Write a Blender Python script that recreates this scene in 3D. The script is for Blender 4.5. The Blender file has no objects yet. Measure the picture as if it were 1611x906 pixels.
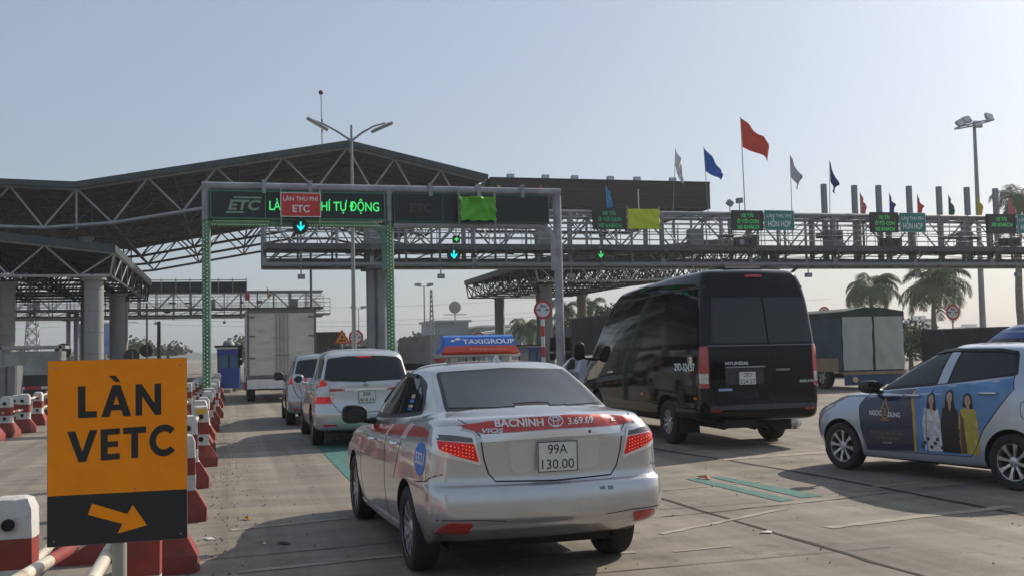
import bpy, bmesh, math, random
import numpy as np
from mathutils import Vector, Matrix
from mathutils.bvhtree import BVHTree
random.seed(7)
R = math.radians
S = bpy.context.scene
COL = S.collection

# ------------------------------------------------------------------ camera
F, PITCH, ROLL, CAMH, YAW = 1649.8, .0591, .0222, 1.565, R(15.1)
def ray(u, v):
    x2 = (u - 805.5) / F; z2 = -(v - 453) / F
    c, s = math.cos(ROLL), math.sin(ROLL); x = x2*c + z2*s; z = -x2*s + z2*c
    c, s = math.cos(PITCH), math.sin(PITCH); y = c - z*s; zz = s + z*c
    c, s = math.cos(YAW), math.sin(YAW)
    return Vector((x*c + y*s, -x*s + y*c, zz))
def at(u, v, ax, val):
    """the point of the world plane axis[ax] = val that lies along one sight line (survey of the photograph)"""
    d = ray(u, v); o = Vector((0, 0, CAMH))
    return o + d * ((val - o[ax]) / d[ax])
cam = bpy.data.cameras.new('camera'); co = bpy.data.objects.new('camera', cam); COL.objects.link(co)
fw = ray(805.5, 453).normalized(); rt = (ray(1805.5, 453) - ray(805.5, 453)).normalized(); up = rt.cross(fw)
co.matrix_world = Matrix(((rt.x, up.x, -fw.x, 0), (rt.y, up.y, -fw.y, 0), (rt.z, up.z, -fw.z, CAMH), (0, 0, 0, 1)))
cam.sensor_width = 36; cam.lens = F / 1611 * 36; cam.clip_start = .1; cam.clip_end = 5000
S.camera = co

# ------------------------------------------------------------------ light
SUN_AZ, SUN_EL = R(62), R(34)          # azimuth clockwise from +Y (the road), elevation
w = bpy.data.worlds.new('World'); S.world = w; w.use_nodes = True
nt = w.node_tree; nt.nodes.clear()
sky = nt.nodes.new('ShaderNodeTexSky'); sky.sky_type = 'NISHITA'; sky.sun_disc = False
sky.sun_elevation = SUN_EL; sky.sun_rotation = SUN_AZ; sky.air_density = 1.0; sky.dust_density = 2.5; sky.ozone_density = 3.0
bg = nt.nodes.new('ShaderNodeBackground'); bg.inputs[1].default_value = .1
wo = nt.nodes.new('ShaderNodeOutputWorld'); hs = nt.nodes.new('ShaderNodeHueSaturation'); hs.inputs['Saturation'].default_value = .85; nt.links.new(sky.outputs[0], hs.inputs['Color'])
mxw = nt.nodes.new('ShaderNodeMixRGB'); mxw.inputs[0].default_value = .42; mxw.inputs[2].default_value = (4.5, 5.3, 6.3, 1)      # thin even overcast over the clear-sky model
nt.links.new(hs.outputs[0], mxw.inputs[1]); nt.links.new(mxw.outputs[0], bg.inputs[0]); nt.links.new(bg.outputs[0], wo.inputs[0])
sl = bpy.data.lights.new('sun', 'SUN'); sl.energy = 4.2; sl.angle = R(.6); sl.color = (1, .9, .76)
so = bpy.data.objects.new('sun', sl); COL.objects.link(so)
sd = Vector((math.sin(SUN_AZ)*math.cos(SUN_EL), math.cos(SUN_AZ)*math.cos(SUN_EL), math.sin(SUN_EL)))
so.rotation_euler = sd.to_track_quat('Z', 'Y').to_euler(); so.location = (20, 10, 40)
S.view_settings.view_transform = 'Standard'; S.view_settings.look = 'None'; S.view_settings.gamma = 1
S.view_settings.exposure = 0.12
S.cycles.max_bounces = 6; S.cycles.volume_bounces = 0; S.cycles.use_denoising = True

# ------------------------------------------------------------------ materials
MATS = {}
def mat(name, col, rough=.6, metal=0, vary=.12, scale=4.0, bump=0.0, bscale=30, coat=0, spec=.5, emit=0, stretch=(1,1,1), dirt=0, dirtcol=(.16,.13,.10), dscale=3):
    if name in MATS: return MATS[name]
    m = bpy.data.materials.new(name); m.use_nodes = True; n = m.node_tree; b = n.nodes['Principled BSDF']
    b.inputs['Roughness'].default_value = rough; b.inputs['Metallic'].default_value = metal
    b.inputs['Coat Weight'].default_value = coat; b.inputs['Coat Roughness'].default_value = .06
    b.inputs['Specular IOR Level'].default_value = spec
    tc = n.nodes.new('ShaderNodeTexCoord'); mp = n.nodes.new('ShaderNodeMapping'); mp.inputs['Scale'].default_value = stretch
    n.links.new(tc.outputs['Object'], mp.inputs[0])
    no = n.nodes.new('ShaderNodeTexNoise'); no.inputs['Scale'].default_value = scale; no.inputs['Detail'].default_value = 5
    n.links.new(mp.outputs[0], no.inputs[0])
    rp = n.nodes.new('ShaderNodeValToRGB'); c = Vector(col[:3])
    rp.color_ramp.elements[0].position = .3; rp.color_ramp.elements[1].position = .7
    rp.color_ramp.elements[0].color = (*(c*(1-vary)), 1); rp.color_ramp.elements[1].color = (*[min(1, x) for x in c*(1+vary)], 1)
    n.links.new(no.outputs[0], rp.inputs[0]); out = rp.outputs[0]
    if dirt:
        n2 = n.nodes.new('ShaderNodeTexNoise'); n2.inputs['Scale'].default_value = dscale; n2.inputs['Detail'].default_value = 8; n2.inputs['Roughness'].default_value = .7
        n.links.new(mp.outputs[0], n2.inputs[0])
        r2 = n.nodes.new('ShaderNodeValToRGB'); r2.color_ramp.elements[0].position = .5; r2.color_ramp.elements[1].position = .68
        r2.color_ramp.elements[1].color = (dirt, dirt, dirt, 1); n.links.new(n2.outputs[0], r2.inputs[0])
        mx = n.nodes.new('ShaderNodeMixRGB'); n.links.new(r2.outputs[0], mx.inputs[0]); n.links.new(out, mx.inputs[1]); mx.inputs[2].default_value = (*dirtcol, 1); out = mx.outputs[0]
    n.links.new(out, b.inputs['Base Color'])
    if emit:
        n.links.new(out, b.inputs['Emission Color']); b.inputs['Emission Strength'].default_value = emit
    if bump:
        n3 = n.nodes.new('ShaderNodeTexNoise'); n3.inputs['Scale'].default_value = bscale; n3.inputs['Detail'].default_value = 4
        n.links.new(mp.outputs[0], n3.inputs[0])
        bp = n.nodes.new('ShaderNodeBump'); bp.inputs['Strength'].default_value = bump; bp.inputs['Distance'].default_value = .02
        n.links.new(n3.outputs[0], bp.inputs['Height']); n.links.new(bp.outputs[0], b.inputs['Normal'])
    MATS[name] = m; return m
def paint(name, col, metal=.6, rough=.32, dirt=.25):
    return mat(name, col, rough, metal, .03, 2, coat=.8, dirt=dirt, dirtcol=tuple(x*.7+.02 for x in col), dscale=2.2)
steel = mat('galvanised_steel', (.26,.27,.285), .5, .35, .18, 3, dirt=.5, dirtcol=(.13,.11,.10))
trussm = mat('shaded_truss_paint', (.11,.112,.118), .55, .2, .2, 2)  # truss grey with the shade under the canopies put into the colour
trussd = mat('backlit_truss_paint', (.03,.031,.034), .6, .1, .25, 2)  # same trusses seen against the light, their backlit shade painted in
deckm = mat('roof_sheet', (.033,.034,.038), .7, .1, .25, .6, dirt=.5, dirtcol=(.05,.05,.052), dscale=.4, stretch=(1,.15,1))
fasciam = mat('fascia_sheet', (.045,.06,.062), .5, .2, .15, 1)
concm = mat('column_concrete', (.30,.30,.29), .8, 0, .12, 1.2, bump=.2, dirt=.5, dirtcol=(.2,.19,.17), dscale=1.2, stretch=(1,1,.35))
blackm = mat('black_plastic', (.012,.012,.013), .45, 0, .1)
darkm = mat('dark_underside', (.015,.014,.013), .9, 0, .2)
rubber = mat('tyre_rubber', (.018,.018,.018), .8, 0, .3, 10, bump=.2, dirt=.5, dirtcol=(.06,.055,.045), dscale=6)
alloy = mat('alloy_rim', (.52,.53,.55), .3, .8, .06, 3, dirt=.5, dirtcol=(.14,.12,.1), dscale=9)
chrome = mat('chrome_trim', (.86,.87,.88), .16, .9, .03)
glassm = mat('tinted_glass', (.012,.014,.017), .07, 0, .1, 1, spec=.6)
glassg = mat('grey_tinted_glass', (.045,.05,.055), .1, 0, .1, 1, spec=.5)
tail_on = mat('lit_tail_lens', (.50,.006,.004), .15, 0, .25, 30, coat=.3, emit=.22)
tail_off = mat('red_lens', (.42,.015,.012), .15, 0, .1, 20, coat=1)
amber = mat('amber_lens', (.6,.15,.02), .2, 0, .1, 20, coat=1)
clear_l = mat('clear_lens', (.5,.5,.5), .1, .3, .2, 25, coat=1)
white = mat('white_paint', (.72,.72,.70), .6, 0, .07, 3, dirt=.4, dirtcol=(.3,.27,.23))
black_t = mat('black_lettering', (.015,.015,.016), .6, 0, .1)
white_t = mat('white_lettering', (.75,.75,.74), .5, 0, .05)
platew = mat('number_plate_white', (.62,.62,.58), .5, 0, .05, 8, dirt=.3, dirtcol=(.35,.33,.3), dscale=12)
silver_t = mat('silver_badge', (.7,.7,.72), .25, .9, .05)
redm = mat('barrier_red', (.25,.035,.026), .7, 0, .2, 5, dirt=.8, dirtcol=(.10,.06,.05), dscale=6, bump=.3)
whitem = mat('barrier_white', (.56,.55,.52), .7, 0, .12, 5, dirt=.8, dirtcol=(.20,.17,.14), dscale=5, bump=.3)
signred = mat('sign_red', (.55,.04,.035), .5, 0, .06, 6)

# ------------------------------------------------------------------ objects
def tag(o, label=None, cat=None, group=None, kind=None):
    if label: o['label'] = label
    if cat: o['category'] = cat
    if group: o['group'] = group
    if kind: o['kind'] = kind
    return o
def empty(name, loc, rz=0, label=None, cat=None, group=None):
    o = bpy.data.objects.new(name, None); COL.objects.link(o); o.location = loc; o.rotation_euler = (0, 0, rz); o.empty_display_size = .2
    return tag(o, label, cat, group)
def origin(p):
    v = Vector((0, 0, 0))
    while p is not None: v = v + p.location; p = p.parent
    return v
class MB:
    def __init__(s): s.v = []; s.f = []; s.m = []; s.mi = 0
    def add(s, vs, fs):
        b = len(s.v); s.v += [tuple(v) for v in vs]; s.f += [[b+i for i in f] for f in fs]; s.m += [s.mi]*len(fs); return s
    def box(s, a, b, M=None):
        a, b = Vector(a), Vector(b)
        vs = [Vector((x, y, z)) for z in (a.z, b.z) for y in (a.y, b.y) for x in (a.x, b.x)]
        if M is not None: vs = [M @ v for v in vs]
        return s.add(vs, [(0,2,3,1),(4,5,7,6),(0,1,5,4),(1,3,7,5),(3,2,6,7),(2,0,4,6)])
    def rbox(s, a, b, r=.03, ax=1):
        """box with its four edges along axis ax chamfered"""
        a, b = Vector(a), Vector(b); i, j = [k for k in range(3) if k != ax]
        p = [(a[i]+r,a[j]),(b[i]-r,a[j]),(b[i],a[j]+r),(b[i],b[j]-r),(b[i]-r,b[j]),(a[i]+r,b[j]),(a[i],b[j]-r),(a[i],a[j]+r)]
        return s.prism(p, ax, a[ax], b[ax])
    def prism(s, poly, ax, lo, hi):
        i, j = [k for k in range(3) if k != ax]; vs = []
        for t in (lo, hi):
            for q in poly:
                v = [0, 0, 0]; v[i] = q[0]; v[j] = q[1]; v[ax] = t; vs.append(v)
        n = len(poly)
        return s.add(vs, [list(range(n)), list(range(2*n-1, n-1, -1))] + [(k, (k+1) % n, n+(k+1) % n, n+k) for k in range(n)])
    def tube(s, p, q, r, n=8, r2=None, caps=True):
        p, q = Vector(p), Vector(q); d = q - p
        if d.length < 1e-6: return s
        z = d.normalized(); x = z.orthogonal().normalized(); y = z.cross(x); r2 = r if r2 is None else r2
        vs = [c + x*(rr*math.cos(2*math.pi*(k+.5)/n)) + y*(rr*math.sin(2*math.pi*(k+.5)/n)) for c, rr in ((p, r), (q, r2)) for k in range(n)]
        fs = [(k, (k+1) % n, n+(k+1) % n, n+k) for k in range(n)]
        if caps: fs += [list(range(n-1, -1, -1)), list(range(n, 2*n))]
        return s.add(vs, fs)
    def path(s, pts, r, n=8):
        pts = [Vector(p) for p in pts]; rings = []
        x = None
        for i, p in enumerate(pts):
            d = (pts[min(i+1, len(pts)-1)] - pts[max(i-1, 0)]).normalized()
            x = d.orthogonal().normalized() if x is None else (x - d*x.dot(d)).normalized()
            y = d.cross(x); rr = r[i] if isinstance(r, (list, tuple)) else r
            rings.append([p + x*(rr*math.cos(2*math.pi*k/n)) + y*(rr*math.sin(2*math.pi*k/n)) for k in range(n)])
        b = [v for q in rings for v in q]
        fs = [(i*n+k, i*n+(k+1) % n, (i+1)*n+(k+1) % n, (i+1)*n+k) for i in range(len(pts)-1) for k in range(n)]
        return s.add(b, fs + [list(range(n-1, -1, -1)), list(range(len(b)-n, len(b)))])
    def lathe(s, prof, c=(0,0,0), ax=2, n=24):
        """prof: (radius, along) pairs"""
        i, j = [k for k in range(3) if k != ax]; vs = []
        for r, t in prof:
            for k in range(n):
                v = list(c); v[ax] += t; v[i] += r*math.cos(2*math.pi*k/n); v[j] += r*math.sin(2*math.pi*k/n); vs.append(v)
        m = len(prof)
        return s.add(vs, [(a*n+k, a*n+(k+1) % n, (a+1)*n+(k+1) % n, (a+1)*n+k) for a in range(m-1) for k in range(n)])
    def xf(s, M): s.v = [tuple(M @ Vector(v)) for v in s.v]; return s
    def build(s, name, m, parent=None, world=False, smooth=None, fix=True):
        me = bpy.data.meshes.new(name); vs = s.v
        if world and parent is not None:
            o = origin(parent); vs = [tuple(Vector(v) - o) for v in vs]
        loc = None
        if world and parent is None and vs:
            a = np.array(vs); loc = Vector(((a[:,0].min()+a[:,0].max())/2, (a[:,1].min()+a[:,1].max())/2, a[:,2].min())); vs = [tuple(Vector(v) - loc) for v in vs]
        me.from_pydata(vs, [], s.f)
        for mm in (m if isinstance(m, (list, tuple)) else [m]): me.materials.append(mm)
        if any(s.m):
            for p, k in zip(me.polygons, s.m): p.material_index = k
        if fix:
            bm = bmesh.new(); bm.from_mesh(me); bmesh.ops.recalc_face_normals(bm, faces=bm.faces); bm.to_mesh(me); bm.free()
        if smooth is not None:
            me.shade_smooth(); me.set_sharp_from_angle(angle=R(smooth))
        o = bpy.data.objects.new(name, me); COL.objects.link(o); o.parent = parent
        if loc is not None: o.location = loc
        return o
def copy_tree(o, parent=None):
    c = o.copy(); COL.objects.link(c); c.parent = parent
    for ch in o.children: copy_tree(ch, c)
    return c

# ------------------------------------------------------------------ text
_tc = bpy.data.curves.new('text_source', 'FONT'); _to = bpy.data.objects.new('text_source', _tc); COL.objects.link(_to)  # unlinked again at the end
def text2d(body, offset=.012, track=1.0, res=4):
    """filled letters as 2D triangles: verts scaled so that the capitals are 1 high, faces, width"""
    _tc.body = body; _tc.offset = offset; _tc.resolution_u = res; _tc.space_character = track; _tc.align_x = 'LEFT'
    dg = bpy.context.evaluated_depsgraph_get(); dg.update()
    me = bpy.data.meshes.new_from_object(_to.evaluated_get(dg))
    vs = [(v.co.x, v.co.y) for v in me.vertices]; fs = [list(p.vertices) for p in me.polygons]; bpy.data.meshes.remove(me)
    x0 = min(v[0] for v in vs); x1 = max(v[0] for v in vs)
    return [((a-x0)/.69, b/.69) for a, b in vs], fs, (x1-x0)/.69
def text_box(body, x0, y0, x1, h, offset=.012, track=1.0):
    """letters fitted between x0 and x1 (x1 may lie left of x0), baseline y0, capital height h"""
    vs, fs, wd = text2d(body, offset, track); k = (x1-x0)/wd
    return [(x0+a*k, y0+b*h) for a, b in vs], fs
def letters(parent, name, items, m, plane, z=.004, thick=.004):
    """flat lettering: items of (verts2d, faces) on a local frame plane = (origin, xdir, ydir)"""
    o, X, Y = [Vector(p) for p in plane]; N = X.cross(Y).normalized(); mb = MB()
    for vs, fs in items:
        mb.add([o + X*a + Y*b + N*z for a, b in vs], fs)
    return mb.build(name, m, parent, fix=False)
# ------------------------------------------------------------------ vehicle shells
def loop(xr, hw, xf, z, br=.06, bf=.12, rr=(.16,.24), rf=(.35,.38), cr=0, cf=0, M=(5,5,26,6,5)):
    hR, hM, hF = hw; pts = []
    rry = min(rr[1], hR*.9); rfy = min(rf[1], hF*.9)
    yA, yD = hR-rry, hF-rfy
    for k in range(M[0]): t = k/M[0]; pts.append((xr+br*t*t, yA*t))
    for k in range(M[1]): t = k/M[1]*math.pi/2; pts.append((xr+br+rr[0]*(1-math.cos(t)), yA+rry*math.sin(t)))
    xB, xC = xr+br+rr[0], xf-bf-rf[0]
    for k in range(M[2]):
        t = k/(M[2]-1); x = xB+(xC-xB)*t
        pts.append((x, hR*(1-t)*(1-2*t)+hM*4*t*(1-t)+hF*t*(2*t-1)))
    for k in range(1, M[3]+1): t = (1-k/M[3])*math.pi/2; pts.append((xf-bf-rf[0]*(1-math.cos(t)), yD+rfy*math.sin(t)))
    for k in range(1, M[4]+1): t = 1-k/M[4]; pts.append((xf-bf*t*t, yD*t))
    out = []
    xm = (xr+xf)/2
    for x, y in pts:
        zz = z if isinstance(z, (int, float)) else float(np.interp(x, [q[0] for q in z], [q[1] for q in z]))
        c, h = (cr, hR) if x < xm else (cf, hF)
        if c: zz += c*max(0, 1-(y/h)**2)
        out.append((x, y, zz))
    return np.array(out)
def shell(loops, sub=4):
    """closed shell through the stacked loops; returns verts, faces"""
    L = np.array(loops); n = len(L); rows = []
    ext = np.concatenate([[2*L[0]-L[1]], L, [2*L[-1]-L[-2]]])
    for i in range(n-1):
        p0, p1, p2, p3 = ext[i], ext[i+1], ext[i+2], ext[i+3]
        def k(a, b): return np.maximum(np.linalg.norm(b-a, axis=1), 1e-5)[:, None]**.5
        t1 = k(p0, p1); t2 = t1+k(p1, p2); t3 = t2+k(p2, p3)
        for s in range(sub):
            t = t1+(t2-t1)*s/sub
            A1 = (t1-t)/t1*p0+t/t1*p1; A2 = (t2-t)/(t2-t1)*p1+(t-t1)/(t2-t1)*p2; A3 = (t3-t)/(t3-t2)*p2+(t-t2)/(t3-t2)*p3
            B1 = (t2-t)/t2*A1+t/t2*A2; B2 = (t3-t)/(t3-t1)*A2+(t-t1)/(t3-t1)*A3
            rows.append((t2-t)/(t2-t1)*B1+(t-t1)/(t2-t1)*B2)
    rows.append(L[-1]); m = L.shape[1]; ring = 2*m-2
    V = []; Fc = []
    for r in rows:
        V += [tuple(q) for q in r] + [(q[0], -q[1], q[2]) for q in r[m-2:0:-1]]
    nr = len(rows)
    for i in range(nr-1):
        for k in range(ring):
            Fc.append([i*ring+k, i*ring+(k+1) % ring, (i+1)*ring+(k+1) % ring, (i+1)*ring+k])
    for b, flip in ((0, True), ((nr-1)*ring, False)):
        for k in range(m-1):
            l0, l1 = k, k+1; r0, r1 = (ring-k) % ring, (ring-k-1) % ring
            f = [b+l0, b+l1, b+r1, b+r0]; f = [q for j, q in enumerate(f) if q not in f[:j]]
            if len(f) > 2: Fc.append(f if flip else f[::-1])
    return V, Fc
def bvh_of(V, Fc): return BVHTree.FromPolygons([Vector(v) for v in V], Fc)
def cut_body(name, V, Fc, cutters, m, parent, well=None):
    me = bpy.data.meshes.new(name); me.from_pydata(V, [], Fc); me.materials.append(m); me.materials.append(well or darkm)
    bm = bmesh.new(); bm.from_mesh(me); bmesh.ops.remove_doubles(bm, verts=bm.verts, dist=1e-5); bmesh.ops.recalc_face_normals(bm, faces=bm.faces); bm.to_mesh(me); bm.free()
    o = bpy.data.objects.new(name, me); COL.objects.link(o)
    cb = MB(); cb.mi = 0
    for c in cutters: c(cb)
    cme = bpy.data.meshes.new('cutter'); cme.from_pydata(cb.v, [], cb.f); cme.materials.append(well or darkm)
    bm = bmesh.new(); bm.from_mesh(cme); bmesh.ops.recalc_face_normals(bm, faces=bm.faces); bm.to_mesh(cme); bm.free()
    c = bpy.data.objects.new('cutter', cme); COL.objects.link(c)
    md = o.modifiers.new('cut', 'BOOLEAN'); md.operation = 'DIFFERENCE'; md.object = c; md.solver = 'EXACT'; md.material_mode = 'TRANSFER'
    dg = bpy.context.evaluated_depsgraph_get(); dg.update()
    nm = bpy.data.meshes.new_from_object(o.evaluated_get(dg)); o.modifiers.clear(); o.data = nm; nm.name = name
    bpy.data.objects.remove(c)
    nm.shade_smooth(); nm.set_sharp_from_angle(angle=R(38)); o.parent = parent
    return o
VIEW = dict(rear=(Vector((1,0,0)), lambda a, b: Vector((-9, a, b))), front=(Vector((-1,0,0)), lambda a, b: Vector((9, a, b))),
            left=(Vector((0,-1,0)), lambda a, b: Vector((a, 9, b))), right=(Vector((0,1,0)), lambda a, b: Vector((a, -9, b))),
            top=(Vector((0,0,-1)), lambda a, b: Vector((a, b, 9))))
def patch(bv, polys, view, off=.003, skirt=.012, cell=.03, mb=None, tris=None):
    """outlines (2D, in the view's plane) laid onto the shell as a thin raised skin"""
    mb = mb if mb is not None else MB(); d, org = VIEW[view]
    bm = bmesh.new()
    for p in polys or []:
        vs = [bm.verts.new((a, b, 0)) for a, b in p]
        if isinstance(p, Strip):
            n = len(vs)
            for i in range(n//2-1): bm.faces.new([vs[i], vs[i+1], vs[n-2-i], vs[n-1-i]])
        else: bm.faces.new(vs)
    if tris:
        for vs2, fs in tris:
            vs = [bm.verts.new((a, b, 0)) for a, b in vs2]
            for f in fs:
                try: bm.faces.new([vs[i] for i in f])
                except ValueError: pass
    bmesh.ops.triangulate(bm, faces=bm.faces)
    if cell:
        for ax in (0, 1):
            c = [v.co[ax] for v in bm.verts]; lo, hi = min(c), max(c); k = math.floor(lo/cell)+1
            while k*cell < hi:
                q = [0, 0, 0]; q[ax] = k*cell; nn = [0, 0, 0]; nn[ax] = 1
                bmesh.ops.bisect_plane(bm, geom=bm.verts[:]+bm.edges[:]+bm.faces[:], plane_co=q, plane_no=nn, dist=1e-5); k += 1
    if not tris: bmesh.ops.remove_doubles(bm, verts=bm.verts, dist=2e-4)
    nrm = {}; miss = []
    for v in bm.verts:
        h = bv.ray_cast(org(v.co.x, v.co.y), d); p, n = h[0], h[1]
        if p is None or abs(n.dot(d)) < .16: miss.append(v); continue
        if n.dot(d) > 0: n = -n
        v.co = p + n*off; nrm[v] = n
    if miss: bmesh.ops.delete(bm, geom=miss, context='VERTS')
    bm.normal_update()
    for f in bm.faces:
        if f.normal.dot(d) > 0: f.normal_flip()
    if skirt:
        be = [e for e in bm.edges if len(e.link_faces) == 1]; new = {}
        for e in be:
            for v in e.verts:
                if v not in new: new[v] = bm.verts.new(v.co - nrm[v]*(skirt+off))
        for e in be:
            f = e.link_faces[0]; l = [l for l in f.loops if l.edge == e][0]; a, b = l.vert, l.link_loop_next.vert
            bm.faces.new([b, a, new[a], new[b]])
    bm.verts.index_update(); mb.add([v.co.copy() for v in bm.verts], [[v.index for v in f.verts] for f in bm.faces]); bm.free()
    return mb
def skin(name, bv, polys, view, m, parent, off=.003, skirt=.012, cell=.03, tris=None):
    return patch(bv, polys, view, off, skirt, cell, tris=tris).build(name, m, parent, smooth=40, fix=False)
def line(pts, wd):
    """ribbon outline of width wd along the 2D points"""
    P = [Vector(p) for p in pts]; a, b = [], []
    for i, p in enumerate(P):
        d = (P[min(i+1, len(P)-1)]-P[max(i-1, 0)]).normalized(); n = Vector((-d.y, d.x))*wd/2; a.append(tuple(p+n)); b.append(tuple(p-n))
    return Strip(a + b[::-1])
class Strip(list):
    """a ribbon outline: first half one side, second half the other side backwards"""
def rnd(poly, r=.03, n=4):
    P = [Vector(p) for p in poly]; out = []
    for i, p in enumerate(P):
        a, b = P[i-1], P[(i+1) % len(P)]; rr = min(r, (a-p).length*.45, (b-p).length*.45)
        s, e = p+(a-p).normalized()*rr, p+(b-p).normalized()*rr
        for k in range(n+1): t = k/n; out.append(tuple(s*(1-t)**2+p*2*t*(1-t)+e*t*t))
    return out
def rect(x0, y0, x1, y1): return [(x0,y0),(x1,y0),(x1,y1),(x0,y1)]
def ell(cx, cy, rx, ry, n=24): return [(cx+rx*math.cos(2*math.pi*k/n), cy+ry*math.sin(2*math.pi*k/n)) for k in range(n)]
def mirror(p): return type(p)([(-a, b) for a, b in p])
def arch(cx, cz, r, hw, depth=.26):
    def f(mb):
        for s in (1, -1):
            n = 36; ys = (s*(hw-depth), s*(hw+.15))
            poly = [(cx+r*math.cos(2*math.pi*k/n), cz+r*math.sin(2*math.pi*k/n)) for k in range(n)]
            mb.prism(poly, 1, min(ys), max(ys))
    return f
def wheels(parent, spots, r, wd, rimr, spokes=10, sw=.022, style='multi', mats=None):
    """spots: (x, y outer face); each wheel: tyre mesh with rim child"""
    first = {}
    for x, y in spots:
        s = 1 if y > 0 else -1
        if s not in first:
            t = MB(); pr = [(rimr*.97,-.01),(rimr+.012,0),(r*.86,-.0+.004),(r*.955,-.006),(r*.988,-.022),(r,-.045),(r,-wd+.045),(r*.985,-wd+.02),(r*.93,-wd),(rimr,-wd),(rimr*.97,-wd+.02),(rimr*.97,-.01)]
            t.lathe([(a, s*b) for a, b in pr], ax=1, n=40)
            for k in range(3):   # tread grooves
                yy = -wd*(.3+.2*k); t.lathe([(r+.0015, s*(yy-.004)), (r+.0015, s*(yy+.004))], ax=1, n=40)
            me_t = t
            rm = MB(); rm.mi = 0
            rm.lathe([(rimr,-.002*s),(rimr,-.018*s),(rimr-.014,-.022*s),(rimr-.02,-.07*s),(rimr-.03,-wd*.9*s)], ax=1, n=36)
            rm.lathe([(.0,-.022*s),(.03,-.02*s),(.055,-.03*s),(.062,-.05*s),(.06,-.09*s)], ax=1, n=18)
            for k in range(spokes):
                a = 2*math.pi*(k+.25)/spokes
                ca, sa = math.cos(a), math.sin(a); X = Vector((ca, 0, sa)); T = Vector((-sa, 0, ca))
                w0, w1 = sw*.8, sw*(1.0 if style == 'multi' else 1.5)
                pts = []
                for rr, ww, yy in ((.045, w0, -.035), (rimr*.6, sw*.75, -.02), (rimr-.008, w1, -.016)):
                    for dy in (0, -.03):
                        for q in (-1, 1): pts.append(X*rr + T*(ww*q) + Vector((0, s*(yy+dy), 0)))
                rm.add(pts, [(0,1,5,4),(4,5,9,8),(2,6,7,3),(6,10,11,7),(0,4,6,2),(4,8,10,6),(1,3,7,5),(5,7,11,9)])
            rm.mi = 1
            rm.lathe([(.0,-.085*s),(rimr-.025,-.085*s)], ax=1, n=24)
            rm.lathe([(.12,-.07*s),(.12,-.08*s),(0,-.08*s)], ax=1, n=24)
            for k in range(4 if spokes < 9 else 5):
                a = 2*math.pi*k/(4 if spokes < 9 else 5); rm.lathe([(0,-.024*s),(.008,-.026*s),(.008,-.045*s)], (.038*math.cos(a),0,.038*math.sin(a)), 1, 6)
            to = me_t.build('wheel', rubber, parent, smooth=35); ro = rm.build('rim', [alloy, darkm], to, smooth=35); first[s] = to
            to.location = (x, y, r)
        else:
            c = copy_tree(first[s], parent); c.location = (x, y, r); c.rotation_euler = (0, random.uniform(0, 6), 0)
def plate(parent, y, z, x, lines, size=(.28,.2), hs=(.062,.062), tilt=0):
    b = MB(); b.rbox((-.006, -size[0]/2, -size[1]/2), (.006, size[0]/2, size[1]/2), .012, 0)
    p = b.build('number_plate', platew, parent); p.location = (x, y, z); p.rotation_euler = (0, tilt, 0)
    for k, (s, wd) in enumerate(lines):
        bl = (.018 if k == 0 else -.018-hs[1]) if len(lines) > 1 else -hs[0]/2
        letters(p, 'plate_characters', [text_box(s, -wd/2, bl, wd/2, hs[k], .0)], black_t, ((-.006,0,0), (0,-1,0), (0,0,1)), z=.002)
    f = MB(); a, c = size[0]/2, size[1]/2
    for q in ((-a,-c,a,-c+.005),(-a,c-.005,a,c),(-a,-c,-a+.005,c),(a-.005,-c,a,c)): f.box((-.009,q[0],q[1]),(-.004,q[2],q[3]))
    f.build('plate_frame', black_t, p)
    return p
def ctext(body, y0, z0, y1, h, offset=.01, slant=0):
    vs, fs = text_box(body, y0, z0, y1, h, offset)
    return ([(a + (b-z0)*slant, b) for a, b in vs], fs)
def mirror_part(parent, x, y, z, s, m, size=(.14,.2,.14), arm=.16):
    """wing mirror: swept housing on a short arm with glass facing back"""
    mb = MB(); lx, ly, lz = size
    n = 20; V = []
    for xx, kk in ((-.5, .93), (-.42, 1.0), (-.1, .99), (.2, .88), (.4, .66), (.5, .38)):
        for i in range(n):
            a = 2*math.pi*i/n; cy = math.copysign(abs(math.cos(a))**.62, math.cos(a)); cz = math.copysign(abs(math.sin(a))**.72, math.sin(a))
            V.append((lx*xx, s*ly*(.5+.5*cy*kk), lz*.5*cz*kk*(1.0+.10*cy)))
    mb.add(V, [(j*n+i, j*n+(i+1) % n, (j+1)*n+(i+1) % n, (j+1)*n+i) for j in range(5) for i in range(n)] + [list(range(n-1,-1,-1)), list(range(5*n, 6*n))])
    o = mb.build('wing_mirror', m, parent, smooth=50)
    o.location = (x, y, z)
    ar = MB(); ar.path([(.05, -s*arm, -lz*.45), (.02, -s*.02, -lz*.4), (0, s*.07, -lz*.25)], [.035, .028, .03], 8); ar.build('mirror_arm', m, o, smooth=60)
    g = MB(); g.rbox((-lx*.5-.003, min(s*ly*.14, s*ly*.86), -lz*.34), (-lx*.5+.01, max(s*ly*.14, s*ly*.86), lz*.34), min(.05, lz*.25), 0)
    g.build('mirror_glass', glassm, o)
    return o
def vehicle(name, x, y, yaw, label, cat, group=None): return empty(name, (x, y, 0), math.pi/2+yaw, label, cat, group)
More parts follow.
